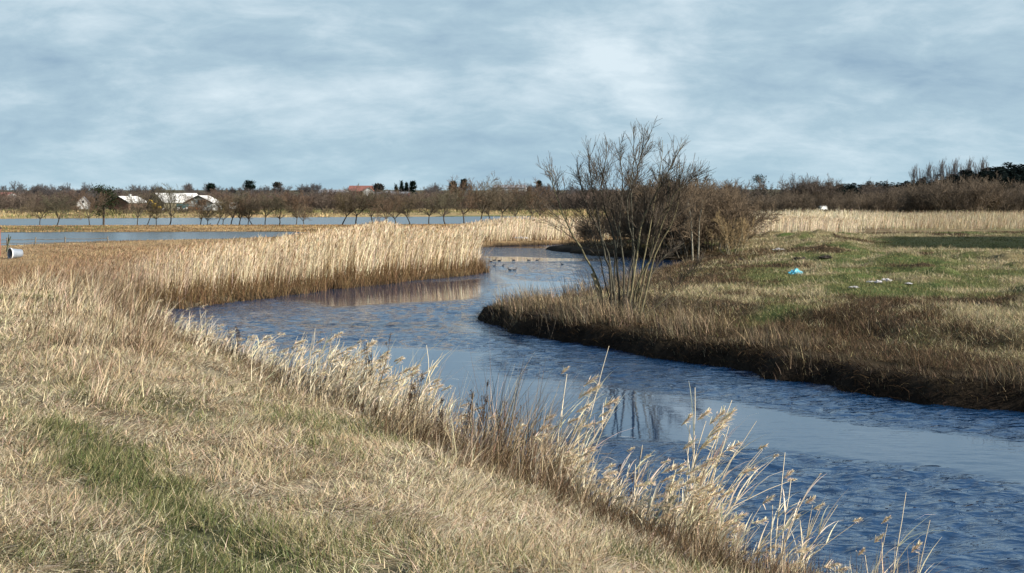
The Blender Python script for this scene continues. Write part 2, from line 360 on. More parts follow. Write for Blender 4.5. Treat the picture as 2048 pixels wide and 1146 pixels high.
rip = np.maximum(rip, .04*sm(fbm(RX*.5, RY*.5, 97, 3), .45, .6)); rip = np.where((RY > 22) & (RX < 6), np.maximum(rip, .75*(1-calm)), rip)
wr = np.random.default_rng(2024); HZ = np.zeros(RX.shape); cell = .0034*RY
for k in range(80):
    lam = .085*(.62/.085)**(wr.random()**1.15); th = math.radians(78)+wr.normal(0, .62); kk = 2*math.pi/lam; ph = wr.uniform(0, 6.28)
    HZ += np.sin(kk*(RX*math.cos(th)+RY*math.sin(th))+ph+1.5*np.sin(.7*RX+ph*3)+1.2*np.sin(.5*RY+ph*5))*(lam*.0074)*np.clip(lam/(cell*2.6)-.9, 0, 1)*(1+.9*sm(RY, 22, 45))
HZ *= rip
rnx, rny = len(ss), len(ry); idx = np.arange(rnx*rny).reshape(rny, rnx)
F = np.stack([idx[:-1, :-1], idx[:-1, 1:], idx[1:, 1:], idx[1:, :-1]], -1).reshape(-1, 4)
river = mesh_obj('river', np.stack([RX, RY, HZ], -1).reshape(-1, 3), F, np.repeat(rip.reshape(-1, 1), 3, 1), mat_water('river_water', (.003, .026, .072), True, .018), smooth=True); tag(river, kind='structure')
M_POND = mat_water('pond_water', (.02, .03, .035), False, .05, .5, .22)
def sheet(name, pl, grow):
    c = pl.mean(0); V = [(*((p-c)*grow+c), -.0) for p in pl]; me = bpy.data.meshes.new(name); me.from_pydata([tuple(v) for v in V], [], [list(range(len(V)))]); me.materials.append(M_POND)
    o = bpy.data.objects.new(name, me); col.objects.link(o); tag(o, kind='structure')
sheet('near_flood_water', np.array([(-165,75),(-14.5,75),(-14.5,127),(-165,127)], float), 1.0)
sheet('far_flood_water', np.array([(-310,136),(10,136),(10,246),(-310,246)], float), 1.0)

# ------------------------------------------------------------------ grasses
def wedge(n, d0, d1, power, half=.50, xoff=0.0):
    u = rng.random(n); e = 2-power            # density ~ D^-power, area element ~ D
    D = (d0**e+(d1**e-d0**e)*u)**(1/e) if abs(e) > 1e-6 else d0*(d1/d0)**u
    return D*rng.uniform(-half, half, n)+xoff, D
def jit(c, n, s=.18, h=.06):
    return np.clip(c*rng.normal(1, s, (n, 1))*rng.normal(1, h, (n, 3)), .004, .95)
def jitc(c, s=.18, h=.06): n = len(c); return np.clip(c*rng.normal(1, s, (n, 1))*rng.normal(1, h, (n, 3)), .004, .95)

# foreground: matted straw with green patches
acc = Acc()
x, y = wedge(680000, 4.6, 34, 1.55, .56)
w = isN(x, y); dr = bil(DR, x, y); k = (w > .35) & (dr > .25); x, y, dr = x[k], y[k], dr[k]
g = green_near(x, y); n = len(x)
comb = fbm(x*.8, y*.8, 101, 3); tuft = fbm(x*3.2, y*3.2, 102, 3); broad = fbm(x*.45, y*.45, 103, 3)
isg = rng.random(n) < g*.72
keep = (rng.random(n) < .12+1.5*sm(tuft, .30, .58)) ; x, y, g, comb, tuft, isg, broad, dr = [a[keep] for a in (x, y, g, comb, tuft, isg, broad, dr)]; n = len(x)
az = (comb-.5)*7+.5+rng.normal(0, 1.2, n)
lean = np.where(isg, rng.uniform(.1, .8, n), np.clip(rng.normal(1.14, .34, n), .1, 1.52)); cur = np.where(isg, rng.uniform(.1, .8, n), rng.uniform(-.1, .7, n))
Ln = np.where(isg, rng.uniform(.04, .10, n), rng.uniform(.05, .13, n))*(.5+1.1*tuft); W = (.0033+.0020*rng.random(n))*np.maximum(1, (y/6.5)**.75)
W = np.where(isg, W*1.15, W)
cs = mixc(STRAW, np.array([.34, .25, .15]), sm(broad+.5*(tuft-.5), .42, .62)*.7); cs = mixc(cs, np.array([.55, .46, .31]), (rng.random(n) < .24)*1.0); cs = mixc(cs, np.array([.13, .085, .05]), (rng.random(n) < .15+.35*sm(.55-tuft, 0, .2))*1.0)
cs = mixc(cs, np.array([.28, .27, .11]), g*.35)
cg = mixc(np.array([.060, .078, .028]), np.array([.20, .19, .09]), rng.random(n)**1.2)
cc = jitc(np.where(isg[:, None], cg, cs)); z = zs(x, y)+rng.uniform(0, .05, n)
ribbons(acc, np.stack([x, y, z], 1), Ln, W, az, lean, cur, cc, 2)
tag(acc.build('meadow_grass', M_BLADE), 'matted straw coloured grass with green patches covering the near bank', 'grass', kind='stuff')

acc = Acc()
x, y = wedge(300000, 4.6, 26, 1.6, .56); k = (isN(x, y) > .35) & (bil(DR, x, y) > .6) & (rng.random(len(x)) < (.25+1.2*sm(fbm(x*1.1, y*1.1, 106, 3), .35, .6))*(1-.9*green_near(x, y))); x, y = x[k], y[k]; n = len(x)
cb_ = fbm(x*1.3, y*1.3, 107, 2); g = green_near(x, y)
ribbons(acc, np.stack([x, y, zs(x, y)+rng.uniform(.01, .06, n)], 1), rng.uniform(.05, .15, n), (.0032+.002*rng.random(n))*np.maximum(1, (y/6.5)**.75), (cb_-.5)*9+.4+rng.normal(0, .55, n), rng.normal(1.42, .14, n), rng.normal(.1, .2, n), jitc(mixc(mixc(np.array([.62, .52, .36]), np.array([.30, .215, .13]), (rng.random(n) < .35)*1.0), np.array([.13, .15, .05]), g*.5*rng.random(n)), .2), 2)
tag(acc.build('flattened_thatch', M_BLADE), 'flattened dead straw lying over the turf of the near bank', 'grass', kind='stuff')
# taller dead grass and reeds on the brink of the near bank
acc = Acc()
x, y = wedge(470000, 5.0, 40, 1.3, .60); dr = bil(DR, x, y); w = isN(x, y)
far_l = sm(y, 15, 24)
lim = 1.8+.9*fbm(x*.7, y*.7, 111, 2)+1.5*sm(y, 22, 32)+2.2*sm(-x/y, .27, .32)
k = (w > .3) & (dr > -.15) & (dr < lim) & ((rng.random(len(x)) < .15+1.5*sm(fbm(x*1.3, y*1.3, 112, 3), .34, .6)))
x, y, dr, lim = x[k], y[k], dr[k], lim[k]; n = len(x); hv = fbm(x*.9, y*.9, 113, 3); tall = sm(hv, .38, .62)
core = np.exp(-((dr-1.05)/(.90+1.6*sm(-x/y, .27, .32)))**2)
clump = fbm(x*2.1, y*2.1, 114, 2); spec = sm(fbm(x*.8+9, y*.8, 115, 2), .42, .58)
kk_ = rng.random(n) < .10+1.5*sm(clump, .38, .60); x, y, dr, hv, tall, core, clump, spec = [q[kk_] for q in (x, y, dr, hv, tall, core, clump, spec)]; n = len(x)
Ln = (.10+.66*tall*core+.20*core)*(1-.58*sm(y, 13, 18)+.42*sm(-x/y, .27, .31))*(.70+.6*sm(clump, .4, .65))
Ln = Ln*rng.uniform(.35, 1.15, n)*(1-.25*sm(y, 26, 40))*(.62+.38*sm(y, 9, 12)); az = rng.normal(.15, 1.15, n); lean = np.abs(rng.normal(.42, .36, n)); cur = rng.uniform(-.1, 1.0, n)
W = (.0034+.0034*rng.random(n)**2)*np.maximum(1, (y/8)**.75)
r = rng.random(n); c1 = mixc(np.array([.66, .54, .37]), np.array([.40, .30, .19]), spec*.8); c1 = mixc(c1, np.array([.15, .10, .06]), (r < .20+.25*spec)*1.0); c1 = mixc(c1, np.array([.055, .038, .025]), (r > .90)*1.0)
ribbons(acc, np.stack([x, y, zs(x, y)-.01], 1), Ln, W, az, lean, cur, jitc(c1, .22), 3)
# short dark undergrowth between the clumps
x, y = wedge(170000, 5.0, 32, 1.3, .6); dr = bil(DR, x, y); k = (isN(x, y) > .3) & (dr > -.1) & (dr < 1.7); x, y = x[k], y[k]; n = len(x)
ribbons(acc, np.stack([x, y, zs(x, y)-.01], 1), rng.uniform(.08, .42, n), .004*np.maximum(1, (y/8)**.75), rng.uniform(0, 6.3, n), np.abs(rng.normal(.4, .3, n)), rng.uniform(0, .9, n), jit(np.array([.075, .050, .030]), n, .3), 2)
# brown mat below it
x, y = wedge(120000, 5.0, 36, 1.3, .6); dr = bil(DR, x, y); w = isN(x, y); k = (w > .3) & (dr > -.1) & (dr < 1.9); x, y = x[k], y[k]; n = len(x)
ribbons(acc, np.stack([x, y, zs(x, y)], 1), rng.uniform(.1, .32, n), .005*np.maximum(1, (y/8)**.7), rng.uniform(0, 6.3, n), rng.uniform(.3, 1.4, n), rng.uniform(0, .8, n), jit(np.array([.11, .072, .042]), n, .3), 2)
tag(acc.build('bankside_grass', M_BLADE), 'tall dead grass leaning over the water along the near bank', 'grass', kind='stuff')

def plume(acc, tip, dirv, L, c, n=26, w=.006, droop=.5):
    dirv = np.asarray(dirv, float); dirv /= np.linalg.norm(dirv); az0 = math.atan2(dirv[1], dirv[0]); th = math.acos(max(-1, min(1, dirv[2])))
    t = rng.random(n); P = np.asarray(tip)[None, :]-dirv[None, :]*L*(t[:, None])*.75
    ribbons(acc, P, L*rng.uniform(.25, .5, n)*(1.1-.5*(1-t)), w, az0+rng.normal(0, .55, n), th+rng.normal(.0, .30, n), droop*rng.random(n), jit(c, n, .15), 2, .3)

# tall reeds: beds of stalks with leaves and plumes
def reed_bed(acc, x, y, h, W, lean_m, c, leaf=2, plm=True, azm=.1):
    n = len(x); z = zs(x, y)-.02; az = azm+rng.normal(0, .9, n); ln = np.abs(rng.normal(lean_m, .16, n)); cu = rng.uniform(-.1, .45, n)
    P = np.stack([x, y, z], 1); tips = ribbons(acc, P, h, W, az, ln, cu, jitc(c, .14), 2, .5)
    for q in range(leaf):
        t = rng.uniform(.25, .95, n)[:, None]; PP = P+(tips-P)*t
        ribbons(acc, PP, h*rng.uniform(.10, .28, n), W*.95, rng.uniform(-3.1, 3.1, n)*.7+.2, rng.uniform(.2, 1.2, n), rng.uniform(.2, 1.0, n), jitc(c*1.02, .15), 2, .2)
    if plm:
        k = rng.random(n) < .5
        for q in range(2):
            ribbons(acc, tips[k]-np.array([0, 0, .04]), rng.uniform(.10, .22, k.sum()), W[k]*1.5, az[k]+rng.normal(0, .4, k.sum()), ln[k]+.25, .5, jitc(c[k]*np.array([.86, .78, .70]), .12), 2, .25)
# left bed
acc = Acc()
n = 240000; x = rng.uniform(-34, -.4, n); y = rng.uniform(32, 84, n); dr = bil(DR, x, y); dl = bil(dL, x, y)
ok = (dr > .35) & (bil(WL+WU, x, y)+bil(WN, x, y) > .5) & (bil(WB+WF, x, y) < .3) & ((isN(x, y) < .45) | (y > 38)) & (x < 0)
bedlim = 26; depth = np.minimum(dl, 40)
xw = x/y
ok &= (dl < 24+6*fbm(x*.2, y*.2, 121, 2)) & (y < 80)
dens = np.where(dl < 4, 1.0, .42)*np.clip((sm(x, -24, -11)*.8+.2), 0, 1); dens *= .55+.9*sm(fbm(x*.5, y*.5, 122, 3), .3, .55); ok &= rng.random(n) < dens*.85; ok &= ~((1024+FPX*x/y < 85+30*fbm(x, y, 135, 2)) & (y > 40))
x, y, dr, dl = x[ok], y[ok], dr[ok], dl[ok]; n = len(x)
# the bed is tall by the bend and falls to rough brown herbage at its left end
tallf = sm(x-.05*(y-36), -15.5, -9.0)
h = (1.62+.25*sm(fbm(x*.22, y*.22, 123, 3), .35, .65)+.22*(fbm(x*1.1, y*1.1, 129, 2)-.5))*np.where(rng.random(n) < .35, rng.uniform(.45, .85, n), rng.uniform(.8, 1.08, n))*(.86+.28*fbm(x*2.3, y*2.3, 130, 2))
bear = sm(x/y, -.40, -.20); h = h*(.30+.70*bear); h = np.where((x/y < -.19) & (y > 46), h*(1-.62*sm(y, 46, 54)), h); h = h*(.6+.4*tallf)*(.78+.22*sm(dr, .2, 1.5)); h = np.where((y > 58), h*(.93+.07*sm(x, -9, -4)), h)
bump = np.exp(-((x+7.2)/1.3)**2-((y-60)/4)**2); h = h*(1+.22*bump)
pxr = 1024+FPX*x/y
ytop = np.interp(pxr, [-200, 0, 100, 250, 400, 560, 650, 720, 755, 800, 900, 975], [522, 517, 512, 500, 487, 474, 463, 453, 444, 454, 456, 458])
cap = CAMH-(ytop-HY)/FPX*y-zs(x, y); h = np.minimum(h*1.12, np.maximum(cap, .12)*np.where(rng.random(n) < .12, 1.06, rng.uniform(.72, 1.0, n)))
cR = mixc(REED, np.array([.36, .245, .145]), (1-tallf)*.85*rng.random(n)**.5); cR = mixc(cR, np.array([.30, .20, .11]), (rng.random(n) < .26)*1.0); cR = mixc(cR, np.array([.27, .19, .13]), (1-bear)*.75); cR = cR*(.8+.45*fbm(x*.9, y*.9, 134, 2))[:, None]
reed_bed(acc, x, y, h, (.010+.007*rng.random(n))*np.clip(y/42, .8, 1.6), .07, cR, 2)
tag(acc.build('reed_bed', M_BLADE), 'tall golden reed bed filling the left bank behind the river bend', 'reeds', kind='stuff')
# brown herbage at the foot of the left bed and rough brown growth at its left end
acc = Acc()
n = 130000; x = rng.uniform(-13, -.2, n); y = rng.uniform(31, 62, n); dr = bil(DR, x, y); dl = bil(dL, x, y); k = (dr > -.15) & (dr < 1.25) & (dl < 1.6) ; x, y, dr = x[k], y[k], dr[k]; n = len(x)
ribbons(acc, np.stack([x, y, zs(x, y)-.03], 1), rng.uniform(.30, .95, n)*(.60+.6*fbm(x*1.2, y*1.2, 131, 2)), .016, rng.uniform(0, 6.3, n), rng.uniform(0, .6, n), rng.uniform(0, .7, n), jitc(mixc(np.array([.11, .072, .040]), np.array([.26, .17, .09]), rng.random(n)**1.4), .22), 2)
n = 90000; x = rng.uniform(-36, -9.5, n); y = rng.uniform(26, 80, n); k = (bil(DR, x, y) > .3) & ~((1024+FPX*x/y < 62+30*fbm(x, y, 135, 2)) & (y > 42) & (rng.random(n) < .93)) & (rng.random(n) < (30/y)**.6) & (bil(DP1, x, y) > 1); x, y = x[k], y[k]; n = len(x)
hh = (.22+.40*sm(fbm(x*.3, y*.3, 132, 3), .35, .65))*(1-.75*sm(y, 44, 58))
ribbons(acc, np.stack([x, y, zs(x, y)-.02], 1), hh*rng.uniform(.5, 1.2, n), .011*np.clip(y/30, .9, 2.2), rng.normal(.2, 1.2, n), np.abs(rng.normal(.3, .3, n)), rng.uniform(0, .8, n), jitc(mixc(np.array([.40, .29, .17]), np.array([.24, .16, .09]), sm(fbm(x*.5, y*.5, 133, 3), .35, .6)), .22), 2)
tag(acc.build('rough_herbage', M_BLADE), 'brown dead herbage at the foot and left end of the golden reeds', 'undergrowth', kind='stuff')

# far bank reeds and the reed band across the valley on the right
acc = Acc()
def scatter(n, x0, x1, y0, y1, cond): 
    x = rng.uniform(x0, x1, n); y = rng.uniform(y0, y1, n); k = cond(x, y); return x[k], y[k]
x, y = scatter(40000, -24, 30, 80, 122, lambda x, y: (bil(DR, x, y) > .6) & (bil(dU, x, y) < 22) & (y > 82+.4*x) & (rng.random(len(x)) < .8) & (bil(DP1, x, y) > 1) & (x > -14-(y-82)*.1))
n = len(x); hh = 1.45*rng.uniform(.75, 1.1, n)*(.85+.3*fbm(x*.3, y*.3, 141, 2))*(.38+.62*sm(x, -6, 0))*(1-.25*sm(y, 92, 110)); reed_bed(acc, x, y, hh, np.full(n, .026), .10, mixc(REED*.97, BROWN*2, (rng.random(n) < .2)*1.0), 1)
x, y = scatter(9000, -4, 22, 81, 98, lambda x, y: (bil(DR, x, y) > -.1) & (bil(DR, x, y) < 1.4) & (bil(dU, x, y) < 2)); n = len(x)
ribbons(acc, np.stack([x, y, zs(x, y)-.02], 1), rng.uniform(.3, .85, n), .035, rng.uniform(0, 6.3, n), rng.uniform(0, .6, n), .4, jit(np.array([.15, .095, .05]), n, .25), 2)
tag(acc.build('far_bank_reeds', M_BLADE), 'golden reeds along the far bank beyond the ducks', 'reeds', kind='stuff')
acc = Acc()
x, y = scatter(110000, 12, 105, 100, 185, lambda x, y: (y > 111+3*np.sin(x*.11)-.0*x) & (x-.19*y > -3) & (x < .62*y) & (rng.random(len(x)) < np.where(y < 125, 1, .45)) & (bil(DR, x, y) > 2))
n = len(x); edge = sm(x-.2*y, -2, 8); hh = (1.10-.30*sm(x-.3*y, -4, 6))*rng.uniform(.6, 1.1, n)*(.75+.5*fbm(x*.12, y*.12, 143, 3)); reed_bed(acc, x, y, hh*np.where(rng.random(n)<.4, .75, 1.05)*(.8+.4*fbm(x*.9, y*.3, 144, 2)), np.full(n, .026), .14, (.78+.5*fbm(x*.25, y*.12, 145, 3))[:, None]*mixc(mixc(REED, np.array([.50,.41,.28]), sm(x-.3*y, -4, 8)), BROWN*2.2, (rng.random(n) < .25)*1.0), 1, False)
tag(acc.build('valley_reeds', M_BLADE), 'pale band of reeds across the valley behind the green field', 'reeds', kind='stuff')

# right bank fringe
acc = Acc()
n = 520000; x = rng.uniform(-2.4, 22, n); y = rng.uniform(12, 60, n); dr = bil(DR, x, y); k = (dr > -.2) & (dr < 4.6) & ((bil(dF, x, y) < 4.8) | (bil(dB, x, y) < 1.2)) & (bil(WN, x, y) < .4) & (rng.random(n) < np.clip(24/y, 0, 1)**1.2)
x, y, dr = x[k], y[k], dr[k]; n = len(x); hv = fbm(x*.55, y*.55, 151, 3)
zone = np.exp(-((dr-1.1)/.95)**2); rightward = sm(x, 4.3, 6.0)
cl = sm(hv, .45, .6)*(1-.65*rightward)
cl2 = fbm(x*1.6, y*1.6, 152, 2); k2 = rng.random(n) < (.10+.75*zone)*(.08+1.25*sm(cl2, .36, .58)); x, y, dr, hv, zone, cl, rightward, cl2 = [a[k2] for a in (x, y, dr, hv, zone, cl, rightward, cl2)]; n = len(x)
Ln = (.05+.09*zone+.40*zone*cl)*(.5+.9*sm(cl2, .4, .65))*rng.uniform(.5, 1.15, n)
cb = mixc(np.array([.072, .056, .038]), np.array([.34, .26, .165]), np.clip(cl*.9*rng.random(n)+(rng.random(n) < .22)*.7, 0, 1.2))
ribbons(acc, np.stack([x, y, zs(x, y)-.02], 1), Ln, .0085*np.clip(y/22, .8, 2), rng.normal(2.4, 1.4, n), np.abs(rng.normal(.25, .25, n)), rng.uniform(0, .7, n), jitc(cb, .25), 2)
# overhanging dark roots and drip of grass over the peat face
n = 160000; x = rng.uniform(-2, 16, n); y = rng.uniform(12, 38, n); dr = bil(DR, x, y); k = (dr > -.05) & (dr < .7) & (bil(dF, x, y) < 1); x, y = x[k], y[k]; n = len(x)
ribbons(acc, np.stack([x, y, zs(x, y)+.0], 1), rng.uniform(.12, .34, n), .011, math.pi*1.15+rng.normal(0, .5, n), rng.uniform(.5, 1.6, n), rng.uniform(.4, 1.3, n), jitc(mixc(np.array([.028, .019, .012]), np.array([.12, .08, .045]), (rng.random(n) < .16)*1.0), .3), 2)
tag(acc.build('right_bank_sedge', M_BLADE), 'brown sedge fringing the dark undercut bank on the right', 'sedge', kind='stuff')

# right field turf
acc = Acc()
n = 900000; u = rng.random(n); D = 16*(116/16)**u; x = D*rng.uniform(-.02, .56, n); y = D
dr = bil(DR, x, y); wq = bil(WN+WL+WU, x, y); k = (dr > 1.0) & (wq < .5) & (x > -1.5); x, y, dr = x[k], y[k], dr[k]; n = len(x)
g = green_right(x, y); l = litter_right(x, y); tf = fbm(x*1.3, y*1.0, 161, 3); r = rng.random(n)
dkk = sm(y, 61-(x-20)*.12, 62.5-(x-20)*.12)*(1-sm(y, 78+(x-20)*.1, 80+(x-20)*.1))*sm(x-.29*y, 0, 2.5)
keep = rng.random(n) < np.clip(.55+.9*(tf-.35), .2, 1); x, y, dr, g, l, tf, r, dkk = [a[keep] for a in (x, y, dr, g, l, tf, r, dkk)]; n = len(x)
islit = r < l*.95; isgr = (~islit) & (rng.random(n) < .24+.76*g)
cst = np.array([.42, .35, .215]); c = np.where(isgr[:, None], mixc(np.array([.095, .108, .036]), np.array([.27, .25, .125]), rng.random(n)**1.1), cst)
c = np.where(islit[:, None], mixc(np.array([.040, .028, .018]), np.array([.23, .16, .095]), rng.random(n)**1.6), c)
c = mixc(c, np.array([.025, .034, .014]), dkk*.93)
tuft = sm(tf, .55, .72)*(~isgr)
Ln = np.where(isgr, rng.uniform(.03, .09, n), rng.uniform(.05, .15, n))*(1+1.0*tuft)*(1-.6*dkk); lean = np.where(isgr, rng.uniform(.1, .9, n), np.clip(rng.normal(.95, .45, n), 0, 1.55))
ribbons(acc, np.stack([x, y, zs(x, y)+rng.uniform(0, .03, n)], 1), Ln, .0075*np.clip(y/20, .8, 4.5)**.95, rng.uniform(0, 6.3, n), lean, rng.uniform(0, .6, n), jitc(c, .2), 2)
tag(acc.build('field_turf', M_BLADE), 'patchy green and straw turf with brown litter on the right field', 'turf', kind='stuff')

# low grass on the strips between and behind the flood water
acc = Acc()
x, y = scatter(60000, -95, 14, 118, 150, lambda x, y: (bil(DP1, x, y) > .2) & (bil(DP2, x, y) > .2) & (x > -.5*y)); n = len(x)
ribbons(acc, np.stack([x, y, zs(x, y)-.02], 1), rng.uniform(.06, .22, n), .07, rng.uniform(0, 6.3, n), rng.uniform(0, .8, n), .3, jitc(mixc(np.array([.36, .24, .12]), np.array([.17, .11, .06]), sm(fbm(x*.3, y*.4, 171, 3), .4, .6)), .2), 2)
x, y = scatter(26000, -50, -9, 62, 100, lambda x, y: (bil(DP1, x, y) > .1) & (x > -.52*y)); n = len(x)
ribbons(acc, np.stack([x, y, zs(x, y)-.02], 1), rng.uniform(.05, .18, n), .035, rng.uniform(0, 6.3, n), rng.uniform(0, .8, n), .3, jitc(mixc(np.array([.34, .245, .14]), np.array([.17, .115, .065]), sm(fbm(x*.3, y*.4, 172, 3), .4, .6)), .2), 2)
x, y = scatter(40000, -150, 60, 196, 330, lambda x, y: (bil(DP2, x, y) > .2)); n = len(x)
ribbons(acc, np.stack([x, y, zs(x, y)-.02], 1), rng.uniform(.2, .9, n)*sm(fbm(x*.05, y*.08, 173, 2), .3, .6), .12, rng.uniform(0, 6.3, n), rng.uniform(0, .5, n), .3, jitc(mixc(np.array([.42, .31, .17]), np.array([.15, .15, .06]), sm(fbm(x*.06, y*.1, 174, 3), .4, .6)), .2), 2)
tag(acc.build('flood_margin_grass', M_BLADE), 'brown rough grass on the strips between the flooded fields', 'grass', kind='stuff')

# ------------------------------------------------------------------ woody plants
def unit(v): return v/(np.linalg.norm(v)+1e-9)
def grow(out, p, dv, L, r, depth, prm, lvl=0):
    m = prm['m'][min(lvl, len(prm['m'])-1)]; pts = [p]; q = p; dd = unit(dv)
    for k in range(m-1):
        dd = unit(dd+rng.normal(0, prm['wob'], 3)+np.array([0, 0, prm['trop']])); q = q+dd*L/(m-1); pts.append(q)
    rad = [max(r*(1-.62*k/(m-1)), prm['rmin']*.7) for k in range(m)]
    out.append((lvl, pts, rad))
    if depth <= 0: return
    nc = prm['nc'][min(lvl, len(prm['nc'])-1)]
    for c in range(nc):
        t = prm['t0'] + (1-prm['t0'])*(c+rng.random()*.8)/nc; f = t*(m-1); i = min(int(f), m-2); fr = f-i
        pp = pts[i]*(1-fr)+pts[i+1]*fr; tg = unit(pts[i+1]-pts[i]); ax = unit(np.cross(tg, rng.normal(0, 1, 3))); sp = rng.uniform(*prm['spread'])
        nd = unit(tg*math.cos(sp)+ax*math.sin(sp)+np.array([prm.get('wind', 0), 0, 0]))
        rr = max(rad[i]*rng.uniform(.45, .7), prm['rmin']); grow(out, pp, nd, L*rng.uniform(*prm['ratio'])*(1.15-.45*t), rr, depth-1, prm, lvl+1)
def tree_meshes(lines, split=1):
    return [(p, r) for l, p, r in lines if l < split], [(p, r) for l, p, r in lines if l >= split]
def tube_obj(name, lines, colr, sides, parent, mat, origin=(0, 0, 0)):
    a = Acc(); tubes(a, lines, sides, colr); return a.build(name, mat, parent, origin)

# the big bare willow bush on the point: stems follow the photograph's fan, at their own distances
BX, BD = 2.55, 28.6; broot = empty('willow_bush', (BX, BD, gz(BX, BD)-.05)); bo = np.array(broot.location)
tag(broot, 'big bare multi-stemmed willow bush standing on the point in the river bend', 'bush')
stems = [[(1212,602),(1195,555),(1160,490),(1132,440),(1112,390),(1103,345),(1092,322)],[(1207,604),(1196,575),(1184,546)],
 [(1222,606),(1222,545),(1208,500),(1198,440),(1186,380),(1180,330),(1176,278)],[(1230,606),(1228,525),(1236,462),(1219,402),(1206,342),(1190,296)],
 [(1245,606),(1248,522),(1238,450),(1247,380),(1241,312),(1238,262)],[(1262,606),(1267,540),(1265,450),(1261,382),(1276,322),(1292,275),(1304,248)],
 [(1268,606),(1286,520),(1300,460),(1308,400),(1322,340),(1325,268)],[(1284,604),(1300,545),(1334,502),(1368,482)],[(1288,606),(1335,592),(1368,560),(1388,532),(1410,512)],
 [(1255,604),(1275,482),(1288,420),(1318,370),(1345,318),(1366,274)],[(1234,604),(1216,500),(1182,422),(1164,372),(1152,318)],[(1274,604),(1290,540),(1325,440),(1347,382),(1376,352),(1404,335)],
 [(1250,604),(1257,560),(1270,500),(1252,420),(1262,350),(1270,290),(1267,240)],[(1226,604),(1205,540),(1190,470),(1168,430),(1150,395)],[(1280,604),(1310,500),(1350,430),(1362,370),(1358,310)],
 [(1240,604),(1232,480),(1212,420),(1200,372),(1212,310),(1215,272)],[(1265,604),(1275,560),(1300,520),(1310,450),(1336,400),(1340,345)]]
tw = []
prm = dict(m=[6, 4, 4, 3], wob=.13, trop=.09, rmin=.0046, nc=[6, 5, 3, 2], t0=.10, spread=(.22, .62), ratio=(.55, .95))
for si, st in enumerate(stems):
    dd = rng.uniform(-.75, .75); m = len(st); pts = []
    for i, (a, b) in enumerate(st):
        f = i/(m-1); D = BD+dd*f**1.1*1.3+(rng.uniform(-.12, .12) if i else dd*.25); pts.append(wp(a, 604+(b-604)*.965, D))
    pts[0][2] = gz(pts[0][0], pts[0][1])-.05
    P = np.array(pts); t = np.linspace(0, m-1, m*3-2); Q = np.stack([np.interp(t, np.arange(m), P[:, k]) for k in range(3)], 1)
    Q[1:-1] = Q[1:-1]*.5+.25*(Q[:-2]+Q[2:])+rng.normal(0, .012, Q[1:-1].shape)
    r0 = rng.uniform(.020, .034)*(1.25 if si in (0, 2, 5, 9) else 1); R = r0*(1-.80*np.linspace(0, 1, len(Q))**.8)
    if si == 1: R = np.full(len(Q), .045)
    so = tube_obj('stem', [(Q, R)], (.075, .068, .048) if rng.random() < .55 else (.17, .145, .080), 7, broot, M_BARK, bo)
    if si == 1: continue
    Ltot = np.linalg.norm(np.diff(Q, axis=0), axis=1).sum()
    nb = 17
    for c in range(nb):
        f = .40+.60*(c+rng.random()*.8)/nb; i = min(int(f*(len(Q)-1)), len(Q)-2); tg = unit(Q[i+1]-Q[i]); ax = unit(np.cross(tg, rng.normal(0, 1, 3))); sp = rng.uniform(.3, .9)
        low = si in (7, 8)
        grow(tw, Q[i], unit(tg*math.cos(sp)+ax*math.sin(sp)+np.array([0, 0, .15])), rng.uniform(.40, .85)*(1.25-.80*f)*(1-.4*low), max(R[i]*.5, .006), 1 if f > .80 else 2, prm, 1)
# whippy shoots around the foot
for k in range(60):
    xx = BX+rng.normal(0, .75); yy = BD+rng.normal(0, .6); grow(tw, np.array([xx, yy, gz(xx, yy)-.03]), np.array([rng.normal(0, .35), rng.normal(0, .3), 1]), rng.uniform(.4, 1.3), .008, 1, prm, 2)
tube_obj('crown', [(p, r) for _, p, r in tw], (.088, .070, .052), 3, broot, M_TWIG, bo)

def make_bush(name, seed, H, Wd, nst, depth, colr, rmin, prmx=None, base_spread=.2, trunkcol=(.07, .06, .045), nc=(6, 5, 4)):
    global rng
    rng = np.random.default_rng(seed); out = []
    pr = dict(m=[6, 4, 3, 3], wob=.12, trop=.06, rmin=rmin, nc=list(nc), t0=.22, spread=(.35, .9), ratio=(.45, .7))
    if prmx: pr.update(prmx)
    for s in range(nst):
        a = rng.uniform(0, 2*math.pi); rr = rng.random()**.6; tilt = np.array([math.cos(a)*rr*Wd/H*.62, math.sin(a)*rr*Wd/H*.62, 1.0])
        p = np.array([math.cos(a)*base_spread*rr*Wd, math.sin(a)*base_spread*rr*Wd, -.1]); grow(out, p, tilt, H*rng.uniform(.50, .98)*(1-.22*rr), max(H*.011, rmin*1.8), depth, pr)
    root = empty(name, (0, 0, 0)); a, b = tree_meshes(out)
    tube_obj('trunk' if nst < 4 else 'stems', a, trunkcol, 5, root, M_BARK); tube_obj('crown', b, colr, 3, root, M_TWIG); return root
